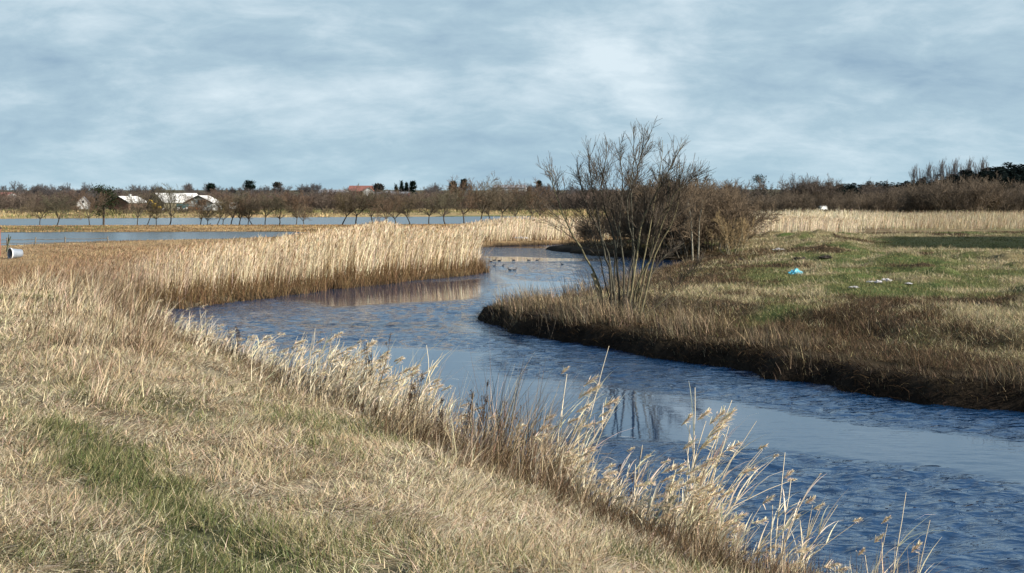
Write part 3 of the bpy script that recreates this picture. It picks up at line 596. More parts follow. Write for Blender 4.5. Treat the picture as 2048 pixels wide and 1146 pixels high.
def orchard_tree(seed, H, Wd, colr):
    global rng
    rng = np.random.default_rng(seed); out = []; pr = dict(m=[5, 4, 3, 3], wob=.13, trop=.05, rmin=.013, nc=[6, 6, 4], t0=.18, spread=(.35, 1.0), ratio=(.42, .66))
    th = H*rng.uniform(.20, .28); lean = rng.normal(0, .22); top = np.array([lean*th, rng.normal(0, .1), th]); trunk = [([np.array([0, 0, -.15]), top*.5+rng.normal(0, .05, 3), top], [H*.017, H*.014, H*.012])]
    for s in range(7):
        a = s/7*6.283+rng.random(); rr = rng.uniform(.3, 1); grow(out, top, np.array([math.cos(a)*rr*Wd/H*.95+lean*.4, math.sin(a)*rr*Wd/H*.95, .95]), H*rng.uniform(.42, .70), H*.008, 3, pr)
    root = empty('bare_tree', (0, 0, 0)); a, b = tree_meshes(out); tube_obj('trunk', trunk, (.055, .045, .035), 6, root, M_BARK); tube_obj('limbs', a, (.065, .052, .038), 4, root, M_BARK); tube_obj('crown', b, colr, 3, root, M_TWIG); return root
ORD = ['first','second','third','fourth','fifth','sixth','seventh','eighth','ninth','tenth','eleventh','twelfth','thirteenth','fourteenth','fifteenth','sixteenth','seventeenth','eighteenth','nineteenth','twentieth','twenty-first','twenty-second','twenty-third','twenty-fourth','twenty-fifth','twenty-sixth','twenty-seventh','twenty-eighth','twenty-ninth','thirtieth','thirty-first','thirty-second','thirty-third','thirty-fourth','thirty-fifth','thirty-sixth','thirty-seventh','thirty-eighth']

# dense brown bushes behind the big one, on the spit and round the inlet
protos = [make_bush('brown_bush', 301+i, 3.5, 4.2, 17, 3, (.135, .098, .064), .0105, nc=(9, 7, 5)) for i in range(3)]
spots = [(1185,76,.42,'low brown willow bush on the dark spit, nearest the bend'),(1258,70,.78,'brown willow bush straight behind the big bare bush'),
 (1315,66.5,1.16,'dense brown bush between the big bare bush and the inlet end'),(1375,64,1.02,'tall dense brown bush at the head of the inlet'),
 (1428,65,1.0,'russet brown bush with pale stems at the field edge'),(1462,67,.82,'brown bush at the right end of the thicket, before the golden reeds'),
 (1300,78,.95,'brown bush at the back of the thicket, right of the spit'),(1400,76,1.08,'tall twiggy bush rising at the back of the thicket'),(1350,72,1.1,'brown bush in the middle of the thicket behind the inlet')]
for i, (px, D, s, lab) in enumerate(spots):
    o = protos[i] if i < 3 else copy_tree(protos[i % 3]); X = (px-1024)/FPX*D; o.location = (X, D, gz(X, D)-.05); o.rotation_euler.z = i*1.7; o.scale = (s*1.0, s, s*1.02)
    tag(o, lab, 'bush', 'brown bushes of the thicket beyond the river bend')
# pale leaning willow at the right end of the thicket
lo = make_bush('leaning_willow', 331, 2.4, 3.8, 11, 3, (.23, .165, .085), .0095, dict(wind=.10), .10, (.22, .19, .12), (5, 5, 4)); X = (1466-1024)/FPX*61; lo.location = (X, 61, gz(X, 61)-.05); tag(lo, 'pale leaning willow spreading right from the end of the brown thicket', 'bush')
# birch-like pale trunks
out = []; rng = np.random.default_rng(5)
bt = empty('pale_sapling', (0, 0, 0)); a = []; b = []
for dx in (-.12, .12):
    top = np.array([dx*3, 0, 2.9]); a.append(([np.array([dx, 0, -.1]), np.array([dx*1.3, .02, 1.0]), np.array([dx*1.6, .05, 2.0]), top], [.045, .038, .028, .012]))
    for k in range(14): f = .35+.6*k/14; grow(b, np.array([dx, 0, 0])*(1-f)+top*f, np.array([rng.normal(0, .6), rng.normal(0, .6), 1]), .8*(1.3-f), .012, 2, dict(m=[4, 3], wob=.12, trop=.05, rmin=.009, nc=[4, 4], t0=.2, spread=(.3, .8), ratio=(.5, .7)), 0)
tube_obj('trunk', a, (.20, .18, .135), 6, bt, M_BARK); tube_obj('crown', [(p, r) for _, p, r in b], (.15, .11, .07), 3, bt, M_TWIG); X = (1391-1024)/FPX*56; bt.location = (X, 56, gz(X, 56)); tag(bt, 'pair of pale grey trunks standing at the foot of the brown thicket', 'tree')

# row of bare trees along the flood water
oprot = [orchard_tree(401+i, 5.0, 5.8, c) for i, c in enumerate([(.115, .088, .060), (.10, .090, .058), (.125, .084, .055), (.105, .086, .060), (.115, .090, .052)])]
row = [80,112,180,275,292,312,338,400,415,432,446,462,478,496,508,530,557,592,608,682,712,748,775,792,822,858,892,928,962,985,1003,1036,1062,1082]
for i, px in enumerate(row):
    D = 147+rng.uniform(-2, 3)+(px > 900)*(px-900)*.09; o = oprot[i] if i < 5 else copy_tree(oprot[i % 5]); X = (px-1024)/FPX*D
    s = rng.uniform(.82, 1.12)*(1.08 if px > 700 else .92); 
    if px in (292, 312, 415, 446, 508, 608): s *= .72
    if px in (962,): s *= 1.12
    o.location = (X, D, gz(X, D)-.08 if gz(X, D) > -.02 else -.08); o.rotation_euler.z = rng.uniform(0, 6.28); o.scale = (s*rng.uniform(.85, 1.25), s, s*rng.uniform(.85, 1.12))
    tag(o, '%s bare brown tree from the left in the row along the flood water' % ORD[i], 'tree', 'bare trees in the row along the flood water')

# evergreens
def pine(seed, H, Wd, colr, broad, name='pine_tree', n=1500, leaf=.35):
    global rng
    rng = np.random.default_rng(seed); root = empty(name, (0, 0, 0)); a = Acc()
    tubes(a, [([np.array([0, 0, -.2]), np.array([0.05, 0, H*.4]), np.array([0, 0, H*.95])], [H*.028, H*.02, H*.006])], 6, (.06, .045, .035)); a.build('trunk', M_BARK, root)
    a = Acc(); nc = 46; z = rng.random(nc)**(.8 if broad else 1.2)*H*(.72 if broad else .82)+H*(.25 if broad else .12)
    prof = (lambda t: .55+.45*math.sin(math.pi*min(1, max(0, (t-.2)/.8))**.8)) if broad else (lambda t: 1.02-t*.98)
    for zc in z:
        t = zc/H; R = Wd*.5*prof(t)*rng.uniform(.55, 1.0); an = rng.uniform(0, 6.28); c = np.array([math.cos(an)*R*.65, math.sin(an)*R*.65, zc]); m = n//nc
        P = c+rng.normal(0, 1, (m, 3))*np.array([Wd*.10, Wd*.10, H*.035]); ribbons(a, P, leaf*rng.uniform(.5, 1.2, m), leaf*.45, rng.uniform(0, 6.28, m), rng.uniform(.4, 1.9, m), .2, jit(np.array(colr), m, .3), 1, .4)
    a.build('crown', M_LEAF, root); return root
def put(o, px, ybase, D, lab, cat, grp=None, s=1.0, rz=0.0, onground=True):
    X = (px-1024)/FPX*D; z = gz(X, D)-.1 if onground else CAMH-(ybase-HY)/FPX*D; o.location = (X, D, z); o.scale = (s, s, s); o.rotation_euler.z = rz; return tag(o, lab, cat, grp)
pb = pine(501, 5.4, 4.4, (.030, .040, .020), True, 'evergreen_tree', 2600, .26); put(pb, 207, 452, 151, 'dark evergreen tree with a ragged tufted top standing among the bare row', 'tree')
GP = 'dark pines on the far skyline'
# (px, top row, width px, broad?, label)
sk = [(422,368,22,1,'round dark pine on the skyline above the white barn'),(500,362,26,1,'wide dark pine on the skyline right of the barn'),(555,366,24,1,'greyish rounded tree on the skyline right of the dark wide pine'),
 (792,370,9,0,'thin conifer, first of three, on the skyline left of middle'),(803,364,10,0,'tallest thin conifer, middle of three on the skyline'),(813,366,9,0,'thin conifer, third of three, on the skyline'),(826,364,15,1,'leaning dark pine right of the three thin conifers'),
 (757,368,26,1,'rounded grey tree on the skyline beside the red roof'),(906,363,20,1,'dark pine at the left of the middle pair on the skyline'),(928,360,16,1,'dark pine at the right of the middle pair on the skyline'),
 (1078,363,14,1,'dark pine peeping over the hedge left of the big bare bush'),(1520,352,44,1,'big dark pine clump on the skyline right of the brown thicket')]
pcache = {}
for i, (px, ty, wpx, br, lab) in enumerate(sk):
    D = 560.0 if px != 1520 else 330.0; ztop = CAMH-(ty-HY)/FPX*D; X = (px-1024)/FPX*D; H = ztop-gz(X, D)+.2; Wd = wpx*D/FPX
    grey = px in (555, 757); key = (br, grey, i % 2)
    o = pine(520+i, H, Wd, (.055, .052, .045) if grey else (.018, .030, .024), br, 'grey_tree' if grey else 'pine_tree', 1400, .9 if D > 400 else .5)
    put(o, px, 0, D, lab, 'tree', None if grey else GP)
# row of poplars on the right skyline
pprot = [make_bush('poplar', 601+i, 11.5, 2.2, 3, 3, (.085, .072, .068), .040, dict(spread=(.18, .50), trop=.16, nc=[8, 5, 3], t0=.35), .03) for i in range(3)]
for i in range(17):
    px = 1828+i*9.0+rng.uniform(-1.5, 1.5); D = 470.0; X = (px-1024)/FPX*D; ty = 345-12*min(1, i/11.0)+rng.uniform(-2, 2); H = CAMH-(ty-HY)/FPX*D-gz(X, D); s = H/10.2
    o = pprot[i] if i < 3 else copy_tree(pprot[i % 3]); o.location = (X, D, gz(X, D)); o.scale = (s*.55, s*.55, s); o.rotation_euler.z = i*2.1
    tag(o, '%s slender bare poplar from the left in the row on the right skyline' % ORD[i], 'tree', 'row of bare poplars on the right skyline')

# ------------------------------------------------------------------ woods that read as one mass
def lowpoly_shrub(seed, H, Wd, nst, rmin, nc=(6, 5, 3), depth=3, up=.08, wide=.62):
    global rng
    rng = np.random.default_rng(seed); out = []; pr = dict(m=[4, 3, 3, 2], wob=.14, trop=up, rmin=rmin, nc=list(nc), t0=.12, spread=(.35, .95), ratio=(.45, .7))
    for s in range(nst):
        a = rng.uniform(0, 6.28); rr = rng.random()**.6; grow(out, np.array([math.cos(a)*.25*rr*Wd, math.sin(a)*.25*rr*Wd, -.1]), np.array([math.cos(a)*rr*Wd/H*wide, math.sin(a)*rr*Wd/H*wide, 1]), H*rng.uniform(.6, .85), H*.010+rmin, depth, pr)
    a = Acc(); tubes(a, [(p, r) for _, p, r in out], 3, (1, 1, 1)); return a.arrays()
def mass(name, lab, cat, protos, spots, mat):
    a = Acc(); r2 = np.random.default_rng(len(spots))
    for i, (x, y, s, c) in enumerate(spots):
        V, F, C = protos[i % len(protos)]; an = r2.uniform(0, 6.28); ca, sa = math.cos(an), math.sin(an); s2 = s*r2.uniform(.85, 1.2)
        W = np.stack([(V[:, 0]*ca-V[:, 1]*sa)*s2+x, (V[:, 0]*sa+V[:, 1]*ca)*s2+y, V[:, 2]*s*r2.uniform(.85, 1.15)+gz(x, y)-.15], 1); a.add(W, F, C*np.asarray(c)*r2.uniform(.8, 1.2))
    return tag(a.build(name, mat), lab, cat, kind='stuff')
sp_ = [lowpoly_shrub(701+i, 5.0, 5.5, 9, .028) for i in range(4)]
r3 = np.random.default_rng(77); S = []
brn = lambda: np.array([.098, .076, .060])*r3.uniform(.75, 1.2)+np.array([0.012, 0, 0])*r3.random()
for k in range(230):                                    # belt behind the flood water
    D = r3.uniform(325, 400); px = r3.uniform(-120, 1240); x = (px-1024)/FPX*D
    if 150 < px < 480 and D < 355: continue
    S.append((x, D, r3.uniform(.8, 1.15), brn()))
for k in range(270):                                    # higher slope of the low hills
    D = r3.uniform(410, 640); px = r3.uniform(-150, 1500); x = (px-1024)/FPX*D
    if 640 < px < 800 and D > 480: continue
    S.append((x, D, r3.uniform(.6, 1.05), np.array([.080, .070, .068])*r3.uniform(.8, 1.2)))
mass('far_wood', 'brown leafless wood covering the low hill behind the flooded fields', 'wood', sp_, S, M_TWIG)
sp2 = [lowpoly_shrub(731+i, 5.6, 5.0, 9, .022, (6, 6, 3)) for i in range(4)]; S = []
for k in range(165):                                    # thicket belt on the right
    D = r3.uniform(190, 262); px = r3.uniform(1440, 2260); x = (px-1024)/FPX*D; e = .62+.34*sm(np.array(px), 1680, 1900)
    if 1625 < px < 1672 and D < 215: continue
    S.append((x, D, float(e)*r3.uniform(.78, 1.12), np.array([.112, .086, .062])*r3.uniform(.7, 1.2)))
for k in range(14):
    px = r3.choice([1560, 1600, 1615, 1630, 1645, 1750, 1765, 1480, 1435]) + r3.uniform(-8, 8); D = 235; S.append(((px-1024)/FPX*D, D, r3.uniform(.95, 1.22), np.array([.09, .072, .06])))
mass('right_thicket', 'dark brown leafless thicket belt behind the pale reeds on the right', 'thicket', sp2, S, M_TWIG)
# conifer plantation on the right hill
def fir(seed):
    global rng
    rng = np.random.default_rng(seed); a = Acc(); m = 420; t = rng.random(m)**.8; R = 3.0*np.sqrt(1.02-t)*np.sqrt(rng.random(m)); an = rng.uniform(0, 6.28, m)
    ribbons(a, np.stack([np.cos(an)*R, np.sin(an)*R, t*8.2], 1), rng.uniform(.6, 1.2, m), .7, an, rng.uniform(1.0, 1.8, m), .1, jit(np.array([1., 1, 1]), m, .25), 1, .4); return a.arrays()
fr = [fir(761+i) for i in range(3)]; S = []
for k in range(420):
    D = r3.uniform(400, 520); px = r3.uniform(1600, 2280); x = (px-1024)/FPX*D; e = .68+.52*float(sm(np.array(px), 1830, 1985)); S.append((x, D, e*r3.uniform(.92, 1.06), np.array([.022, .032, .030])))
mass('conifer_wood', 'dark conifer plantation on the hill at the right skyline', 'wood', fr, S, M_LEAF)
# low brown scrub under the hill pines, distant hedges
sp3 = [lowpoly_shrub(781+i, 1.6, 3.2, 8, .020, (5, 4, 3)) for i in range(3)]; S = []
for k in range(60):
    D = r3.uniform(248, 320); px = r3.uniform(-80, 1100); S.append(((px-1024)/FPX*D, D, r3.uniform(.6, 1.4), np.array([.11, .085, .055])*r3.uniform(.7, 1.3)))
mass('low_scrub', 'low leafless scrub on the rough ground behind the flood water', 'scrub', sp3, S, M_TWIG)

# ------------------------------------------------------------------ buildings and farmyard
M_ROOFW = mat_simple('white_sheet_roof', (.60, .585, .55), .6, 1.6, .3); M_WALLW = mat_simple('white_wall', (.40, .40, .385), .8, 1.5, .15); M_OLIVE = mat_simple('weathered_boards', (.17, .15, .10), .9, 2, .3)
M_DARK = mat_simple('dark_opening', (.012, .012, .014), .7, 2, .2); M_TRIM = mat_simple('dark_trim', (.035, .032, .03), .8, 3, .2); M_BRICK = mat_simple('red_brick', (.22, .085, .06), .9, 5, .25); M_BROWNW = mat_simple('brown_brick', (.13, .075, .055), .9, 5, .25); M_RTILE = mat_simple('red_tiles', (.24, .10, .08), .8, 3, .25); M_GREYR = mat_simple('grey_roof', (.20, .20, .21), .8, 2, .2)
def qmesh(name, V, F, mat, parent): 
    me = bpy.data.meshes.new(name); me.from_pydata([tuple(float(c) for c in v) for v in V], [], F); me.materials.append(mat); o = bpy.data.objects.new(name, me); col.objects.link(o)
    if parent is not None: o.parent = parent
    return o
def box(name, c, s, mat, parent, bev=0.0):
    x, y, z = c; a, b, h = s[0]/2, s[1]/2, s[2]/2
    V = [(x+i*a, y+j*b, z+k*h) for k in (-1, 1) for j in (-1, 1) for i in (-1, 1)]
    F = [(0, 2, 3, 1), (4, 5, 7, 6), (0, 1, 5, 4), (2, 6, 7, 3), (0, 4, 6, 2), (1, 3, 7, 5)]
    o = qmesh(name, V, F, mat, parent)
    if bev: m = o.modifiers.new('bevel', 'BEVEL'); m.width = bev; m.segments = 2
    return o
def slab(name, pts, th, mat, parent):                   # thick sheet from a quad
    P = np.array(pts, float); nrm = unit(np.cross(P[1]-P[0], P[3]-P[0])); Q = P+nrm*th
    V = list(P)+list(Q); F = [(3, 2, 1, 0), (4, 5, 6, 7)]+[(i, (i+1) % 4, (i+1) % 4+4, i+4) for i in range(4)]; return qmesh(name, V, F, mat, parent)
def gable_house(name, w, l, h, rh, wall, roof, over=.3, trim=None):     # gable ends at +-y (length l along y), ridge along y
    root = empty(name, (0, 0, 0)); a, b = w/2, l/2
    V = [(-a, -b, -.5), (a, -b, -.5), (a, -b, h), (0, -b, h+rh), (-a, -b, h), (-a, b, -.5), (a, b, -.5), (a, b, h), (0, b, h+rh), (-a, b, h)]
    F = [(0, 1, 2, 3, 4), (6, 5, 9, 8, 7), (1, 6, 7, 2), (5, 0, 4, 9), (0, 5, 6, 1)]
    qmesh('wall', V, F, wall, root); k = rh/a; ov = over
    rf = slab('roof', [(a+ov, -b-ov, h-k*ov+.02), (a+ov, b+ov, h-k*ov+.02), (0, b+ov, h+rh+.02), (0, -b-ov, h+rh+.02)], .12, roof, root)
    slab('roof', [(0, -b-ov, h+rh+.02), (0, b+ov, h+rh+.02), (-a-ov, b+ov, h-k*ov+.02), (-a-ov, -b-ov, h-k*ov+.02)], .12, roof, root)
    if trim:
        for s in (-1, 1):
            slab('bargeboard', [(0, -b-ov-.10, h+rh-.22), (s*(a+ov), -b-ov-.10, h-k*ov-.22), (s*(a+ov), -b-ov-.10, h-k*ov+.20), (0, -b-ov-.10, h+rh+.20)], .06 if s > 0 else -.06, trim, root)
    return root
def place(o, px, D, rz, lab, cat, dz=0.0, grp=None):
    X = (px-1024)/FPX*D; o.location = (X, D, gz(X, D)+dz); o.rotation_euler.z = rz; return tag(o, lab, cat, grp)
h1 = gable_house('barn', 9.5, 11.0, 1.6, 2.35, M_OLIVE, M_ROOFW, .3, M_TRIM); place(h1, 352, 318, math.radians(-50), 'long farm barn with a bright white roof and dull boarded gable', 'barn', .75)
h2 = gable_house('farm_shed', 7.2, 7.0, 1.5, 1.75, M_WALLW, M_ROOFW, .3, M_TRIM); place(h2, 407, 306, math.radians(-6), 'pale farm shed with a dark opening in its front gable', 'barn', .75)
op = box('opening', (.9, -3.53, 1.55), (2.1, .10, 1.25), M_DARK, h2); 
for k in (-.5, .5): box('post', (.9+k*.7, -3.60, 1.55), (.08, .05, 1.25), M_OLIVE, op)
h3 = gable_house('farmhouse', 6.0, 9.0, 1.4, 1.6, M_BROWNW, M_ROOFW, .3, M_TRIM); place(h3, 256, 320, math.radians(-14), 'low brick farmhouse with a pale roof left of the barn', 'house', .9); box('chimney', (0.6, 0, 3.2), (.5, .5, .9), M_WALLW, h3)
h4 = gable_house('cottage', 3.2, 5.0, 1.1, 1.7, M_WALLW, M_GREYR, .15); place(h4, 167, 324, math.radians(18), 'small white gabled cottage behind the dark evergreen', 'house', 1.0); box('window', (0, -2.52, 1.5), (.5, .06, .6), M_DARK, h4)
h5 = gable_house('long_house', 16, 7.0, 1.9, 1.6, M_WALLW, M_RTILE, .2); place(h5, 4, 420, math.radians(90), 'white house with a dull red roof at the left edge, low on the hill', 'house', 1.0)
for i, (px, D, w, l, h, rh, wm, rm, lab, rz, py) in enumerate([(668,560,6,13,1.2,1.3,M_WALLW,M_GREYR,'long white low house, leftmost in the hill village',84,389),
    (722,566,8,11,2.0,2.6,M_BRICK,M_RTILE,'red brick house with a red roof in the hill village',80,390),(736,552,5,6,2.4,1.6,M_WALLW,M_GREYR,'white gabled house in front of the red roofed house',10,392),
    (768,560,5,15,1.0,1.0,M_WALLW,M_GREYR,'long low white house right of the red roofed house',88,390),(1020,520,6,14,1.2,1.2,M_WALLW,M_GREYR,'pale low house on the hill left of the big bare bush',86,380),(800,540,5,8,1.0,1.1,M_BRICK,M_GREYR,'small brick house below the three thin conifers',85,392)]):
    o = gable_house('village_house', w, l, h, rh, wm, rm, .2); X = (px-1024)/FPX*D; zb = CAMH-(py-HY)/FPX*D; o.location = (X, D, zb-.3); o.rotation_euler.z = math.radians(rz); tag(o, lab, 'house', 'village houses on the low hill')
    for q in (-.3, 0, .3): box('window', (w/2+.03, q*l, h*.55), (.06, .9, .7), M_DARK, o)
    box('base', (0, 0, -2.3), (w-.1, l-.1, 3.6), wm, o)
# farmyard things
M_YEL = mat_simple('yellow_paint', (.55, .36, .04), .5, 4, .3); M_WHT = mat_simple('white_wrap', (.78, .78, .76), .4, 4, .08); M_ORG = mat_simple('orange_paint', (.60, .17, .05), .5, 3, .2); M_TEAL = mat_simple('teal_paint', (.035, .09, .10), .5, 3, .3); M_RUB = mat_simple('rubber', (.02, .02, .02), .8, 5, .2); M_GLS = mat_simple('dark_glass', (.02, .03, .04), .1, 2, .1, .5)
def wheel(parent, c, r, w):
    a = Acc(); prof = [(r*.55, -w/2), (r*.95, -w/2), (r, -w*.3), (r, w*.3), (r*.95, w/2), (r*.55, w/2), (r*.2, w*.3), (r*.2, -w*.3)]; n = 20; an = np.arange(n)/n*6.2832; V = []
    for t in an:
        for q, yy in prof: V.append((c[0]+q*math.cos(t), c[1]+yy, c[2]+q*math.sin(t)))
    m = len(prof); F = [(i*m+j, i*m+(j+1) % m, ((i+1) % n)*m+(j+1) % m, ((i+1) % n)*m+j) for i in range(n) for j in range(m)]; a.add(V, F, (.03, .03, .03)); return a.build('wheel', M_RUB, parent)
ex = empty('excavator', (0, 0, 0))
for s in (-1, 1): box('track', (0, s*.8, .35), (2.6, .4, .65), M_RUB, ex, .2)
box('body', (-.3, 0, 1.25), (1.9, 1.7, 1.0), M_YEL, ex, .1); cb = box('cab', (.35, .5, 2.0), (1.0, .8, 1.3), M_YEL, ex, .08); box('window', (.35, .06, 2.15), (.8, .06, .8), M_GLS, cb)
ba = Acc(); tubes(ba, [([np.array([.5, 0, 1.5]), np.array([1.4, 0, 3.3]), np.array([2.3, 0, 3.6])], [.22, .20, .14]), ([np.array([2.2, 0, 3.7]), np.array([2.9, 0, 2.4]), np.array([3.1, 0, 1.5])], [.16, .14, .12])], 4, (.5, .33, .04)); ba.build('boom', M_YEL, ex)
box('bucket', (2.95, 0, 1.2), (.7, .8, .6), M_TRIM, ex, .08); place(ex, 312, 292, math.radians(160), 'yellow excavator with raised boom in the farmyard left of the barn', 'excavator', -.05); ex.scale = (.85, .85, .85)
def trailer(name, sz, mat, wr):
    o = empty(name, (0, 0, 0)); box('body', (0, 0, wr*1.4+sz[2]/2), sz, mat, o, .08); box('chassis', (0.2, 0, wr*1.2), (sz[0]+.8, .8, .14), M_TRIM, o)
    for sx in (-1, 1):
        for sy in (-1, 1): wheel(o, (sx*sz[0]*.25, sy*sz[1]*.45, wr), wr, .25)
    return o
t = trailer('box_trailer', (2.8, 1.9, 1.5), M_TEAL, .35); place(t, 365, 296, math.radians(8), 'dark teal box trailer parked in front of the barn', 'trailer')
t = trailer('tipping_cart', (1.7, 1.4, .7), M_ORG, .3); place(t, 386, 287, math.radians(-10), 'small orange cart standing right of the white bales', 'cart', .1)
t = trailer('caravan', (2.0, 1.6, 1.6), M_WHT, .3); box('window', (0, -.83, 1.4), (1.2, .05, .45), M_GLS, t); place(t, 467, 297, math.radians(12), 'small white caravan right of the barn under bare trees', 'caravan', .3)
t = trailer('white_trailer', (1.3, 1.1, .7), M_WHT, .28); place(t, 1645, 205, math.radians(12), 'small white trailer showing through the gap in the right thicket', 'trailer', .35)
def bale(px, D, lab, s=1.0):
    bme = bpy.data.meshes.new('wrapped_bale'); import bmesh
    bm = bmesh.new(); bmesh.ops.create_cone(bm, cap_ends=True, segments=20, radius1=.6, radius2=.6, depth=1.2); bmesh.ops.bevel(bm, geom=[e for e in bm.edges if len(e.link_faces) == 2 and e.calc_face_angle(0) > 1], offset=.12, segments=3, affect='EDGES')
    for v in bm.verts: v.co += Vector((random.uniform(-.02, .02), random.uniform(-.02, .02), random.uniform(-.02, .02)))
    bm.to_mesh(bme); bm.free(); bme.materials.append(M_WHT); o = bpy.data.objects.new('wrapped_bale', bme); col.objects.link(o); place(o, px, D, 0, lab, 'bale', .55*s, 'white wrapped bales in the farmyard'); o.rotation_euler.x = math.radians(90*(px % 2)); o.scale = (s, s, s)
bale(357, 288, 'white wrapped bale left of the teal trailer', 1.0); bale(373, 287, 'white wrapped bale lying by the orange cart', .95); bale(371, 293, 'upper white bale against the teal trailer', .9); bale(329, 290, 'small pale bale beside the yellow excavator', .8)

# ------------------------------------------------------------------ fences, posts, odds and ends
M_POST = mat_simple('grey_wood', (.13, .11, .085), .9, 8, .35); M_REDP = mat_simple('red_brick_paint', (.42, .12, .07), .85, 6, .2)
def post_mesh(name, p0, p1, r, parent, mat=None):
    a = Acc(); p0 = np.array(p0, float); p1 = np.array(p1, float); tubes(a, [([p0, (p0+p1)/2+rng.normal(0, .01, 3), p1, p1+unit(p1-p0)*.01], [r*1.05, r, r*.95, .003])], 7, (.1, .1, .1)); return a.build(name, mat or M_POST, parent)
rng = np.random.default_rng(900)
fr_ = empty('pond_fence', (-32.6, 82.5, 0)); tag(fr_, 'low wooden rail fence standing in the near flood water at left', 'fence')
o_ = np.array([-32.6, 82.5, 0]); pp = [wp(x_, 0, 82+(i_*.9))*np.array([1, 1, 0]) for i_, x_ in enumerate([-40, 15, 70, 130, 215])]
for p in pp: post_mesh('post', p-o_+np.array([0, 0, -.4]), p-o_+np.array([rng.normal(0, .03), 0, .60]), .05, fr_)
for zz in (.22, .46): 
    a = Acc(); tubes(a, [([pp[i]-o_+np.array([0, 0, zz]), (pp[i]+pp[i+1])/2-o_+np.array([0, 0, zz-.03]), pp[i+1]-o_+np.array([0, 0, zz])], [.022]*3) for i in range(4)], 5, (.1, .09, .08)); a.build('rail', M_POST, fr_)
for px, py, hpx, lab in [(1593,452,14,'leaning thin fence post at the left end of the right field'),(1651,455,17,'upright fence post in front of the golden reeds'),(1705,452,14,'thin fence post left of the taller stake'),(1718,448,20,'tallest stake on the skyline edge of the right field')]:
    D = 97.0; X = (px-1024)/FPX*D; z = gz(X, D); rt = empty('fence_post', (X, D, z)); tag(rt, lab, 'post', 'fence posts on the far edge of the right field'); post_mesh('post', (0, 0, -.2), (.12 if px == 1593 else .01, 0, hpx/FPX*D*1.25+.35), .065, rt)
def onfield(px, py, D=15.0):                              # march the sight line down to the ground
    while D < 130:
        p = wp(px, py, D)
        if p[2] <= gz(p[0], D): break
        D += .1
    return float(p[0]), float(D), gz(float(p[0]), D)
# left edge: red pillar with cap, leaning branch, tub
X, D, z0 = onfield(-7, 512, 38.); rp = empty('red_pillar', (X, D, z0)); tag(rp, 'red brick pillar with a dark cap cut by the left edge', 'pillar'); zt = CAMH-(458-HY)/FPX*D
box('shaft', (0, 0, (zt-z0)/2-.1), (.34, .34, zt-z0+.2), M_BRICK, rp, .02); box('cap', (0, 0, zt-z0+.06), (.42, .42, .10), M_TRIM, rp, .02)
X, D, z0 = onfield(13, 504, 38.); lp = empty('leaning_branch', (X, D, z0)); tag(lp, 'mossy leaning branch propped beside the red pillar at left', 'branch')
a = Acc(); tubes(a, [([np.array([0, 0, -.15]), np.array([.08, 0, .45]), np.array([.26, 0, .92])], [.06, .05, .03]), ([np.array([.06, 0, .25]), np.array([.1, .05, .8]), np.array([.11, .05, 1.05])], [.03, .03, .02])], 6, (.07, .08, .05)); a.build('stick', M_BARK, lp)
X, D, z0 = onfield(31, 517, 38.); tb = empty('overturned_tub', (X, D, z0+.02)); tag(tb, 'grey and white plastic tub lying on its side in the brown grass', 'tub'); tb.rotation_euler = (0, 0, math.radians(48)); tb.scale = (.95,)*3
def lathe_x(name, prof, mat, parent, n=22, ry=1.0):
    V = []; m = len(prof)
    for i in range(n):
        t = i/n*6.2832
        for xx, r in prof: V.append((xx, r*math.cos(t)*ry, .26+r*math.sin(t)))
    F = [(i*m+j, i*m+j+1, ((i+1) % n)*m+j+1, ((i+1) % n)*m+j) for i in range(n) for j in range(m-1)]; return qmesh(name, V, F, mat, parent)
M_TUB = mat_simple('grey_plastic', (.20, .23, .27), .4, 4, .2); lathe_x('body', [(.36, .001), (.36, .19), (.33, .22), (-.28, .29), (-.30, .30), (-.30, .285), (-.27, .27), (.31, .20), (.33, .001)], M_TUB, tb); lathe_x('rim', [(-.28, .292), (-.27, .325), (-.32, .33), (-.325, .29)], M_WHT, tb); lathe_x('inner_shade', [(-.16, .001), (-.16, .255), (-.14, .255), (-.14, .001)], M_DARK, tb)  # near-black disc inside the mouth stands in for the tub's inner shade
# dark bird-like log at the edge of the far flood
D = 146; X = (413-1024)/FPX*D; lg = empty('driftwood_log', (X, D, 0.02)); tag(lg, 'dark log stranded at the rim of the far flood water', 'log'); a = Acc(); tubes(a, [([np.array([-.45, 0, .02]), np.array([0, .03, .08]), np.array([.35, 0, .1]), np.array([.5, 0, .32])], [.08, .11, .09, .05])], 7, (.03, .03, .03)); a.build('log', M_BARK, lg)

# crumpled things
def crumple(name, loc, sz, mat, seed, lab, cat, sub=4, flat=.5, grp=None):
    import bmesh
    r = random.Random(seed); bm = bmesh.new(); bmesh.ops.create_icosphere(bm, subdivisions=sub, radius=1); from mathutils import noise as nn
    for v in bm.verts:
        q = v.co*1.7+Vector((seed*3.1, 0, 0)); f = 1+.55*(abs(nn.noise(q))*1.6-.4)+.22*nn.noise(q*3.3)+.08*nn.noise(q*8); v.co = Vector((v.co.x*f*sz[0], v.co.y*f*sz[1], max(v.co.z*f, -.25)*sz[2]))
    me = bpy.data.meshes.new(name); bm.to_mesh(me); bm.free(); me.materials.append(mat); o = bpy.data.objects.new(name, me); col.objects.link(o); o.location = loc; return tag(o, lab, cat, grp)
M_BLUE = mat_simple('blue_plastic', (.10, .48, .62), .35, 9, .35, .5); M_LIT = mat_simple('white_litter', (.50, .47, .46), .6, 9, .3); M_SOIL = mat_simple('dark_soil', (.035, .025, .018), .95, 9, .4)
X, D, z = onfield(1591, 550); sB = D/FPX; crumple('plastic_bag', (X, D, z+.03), (13*sB, .16, 8.5*sB), M_BLUE, 3, 'crumpled bright blue plastic bag lying on the green field', 'bag')
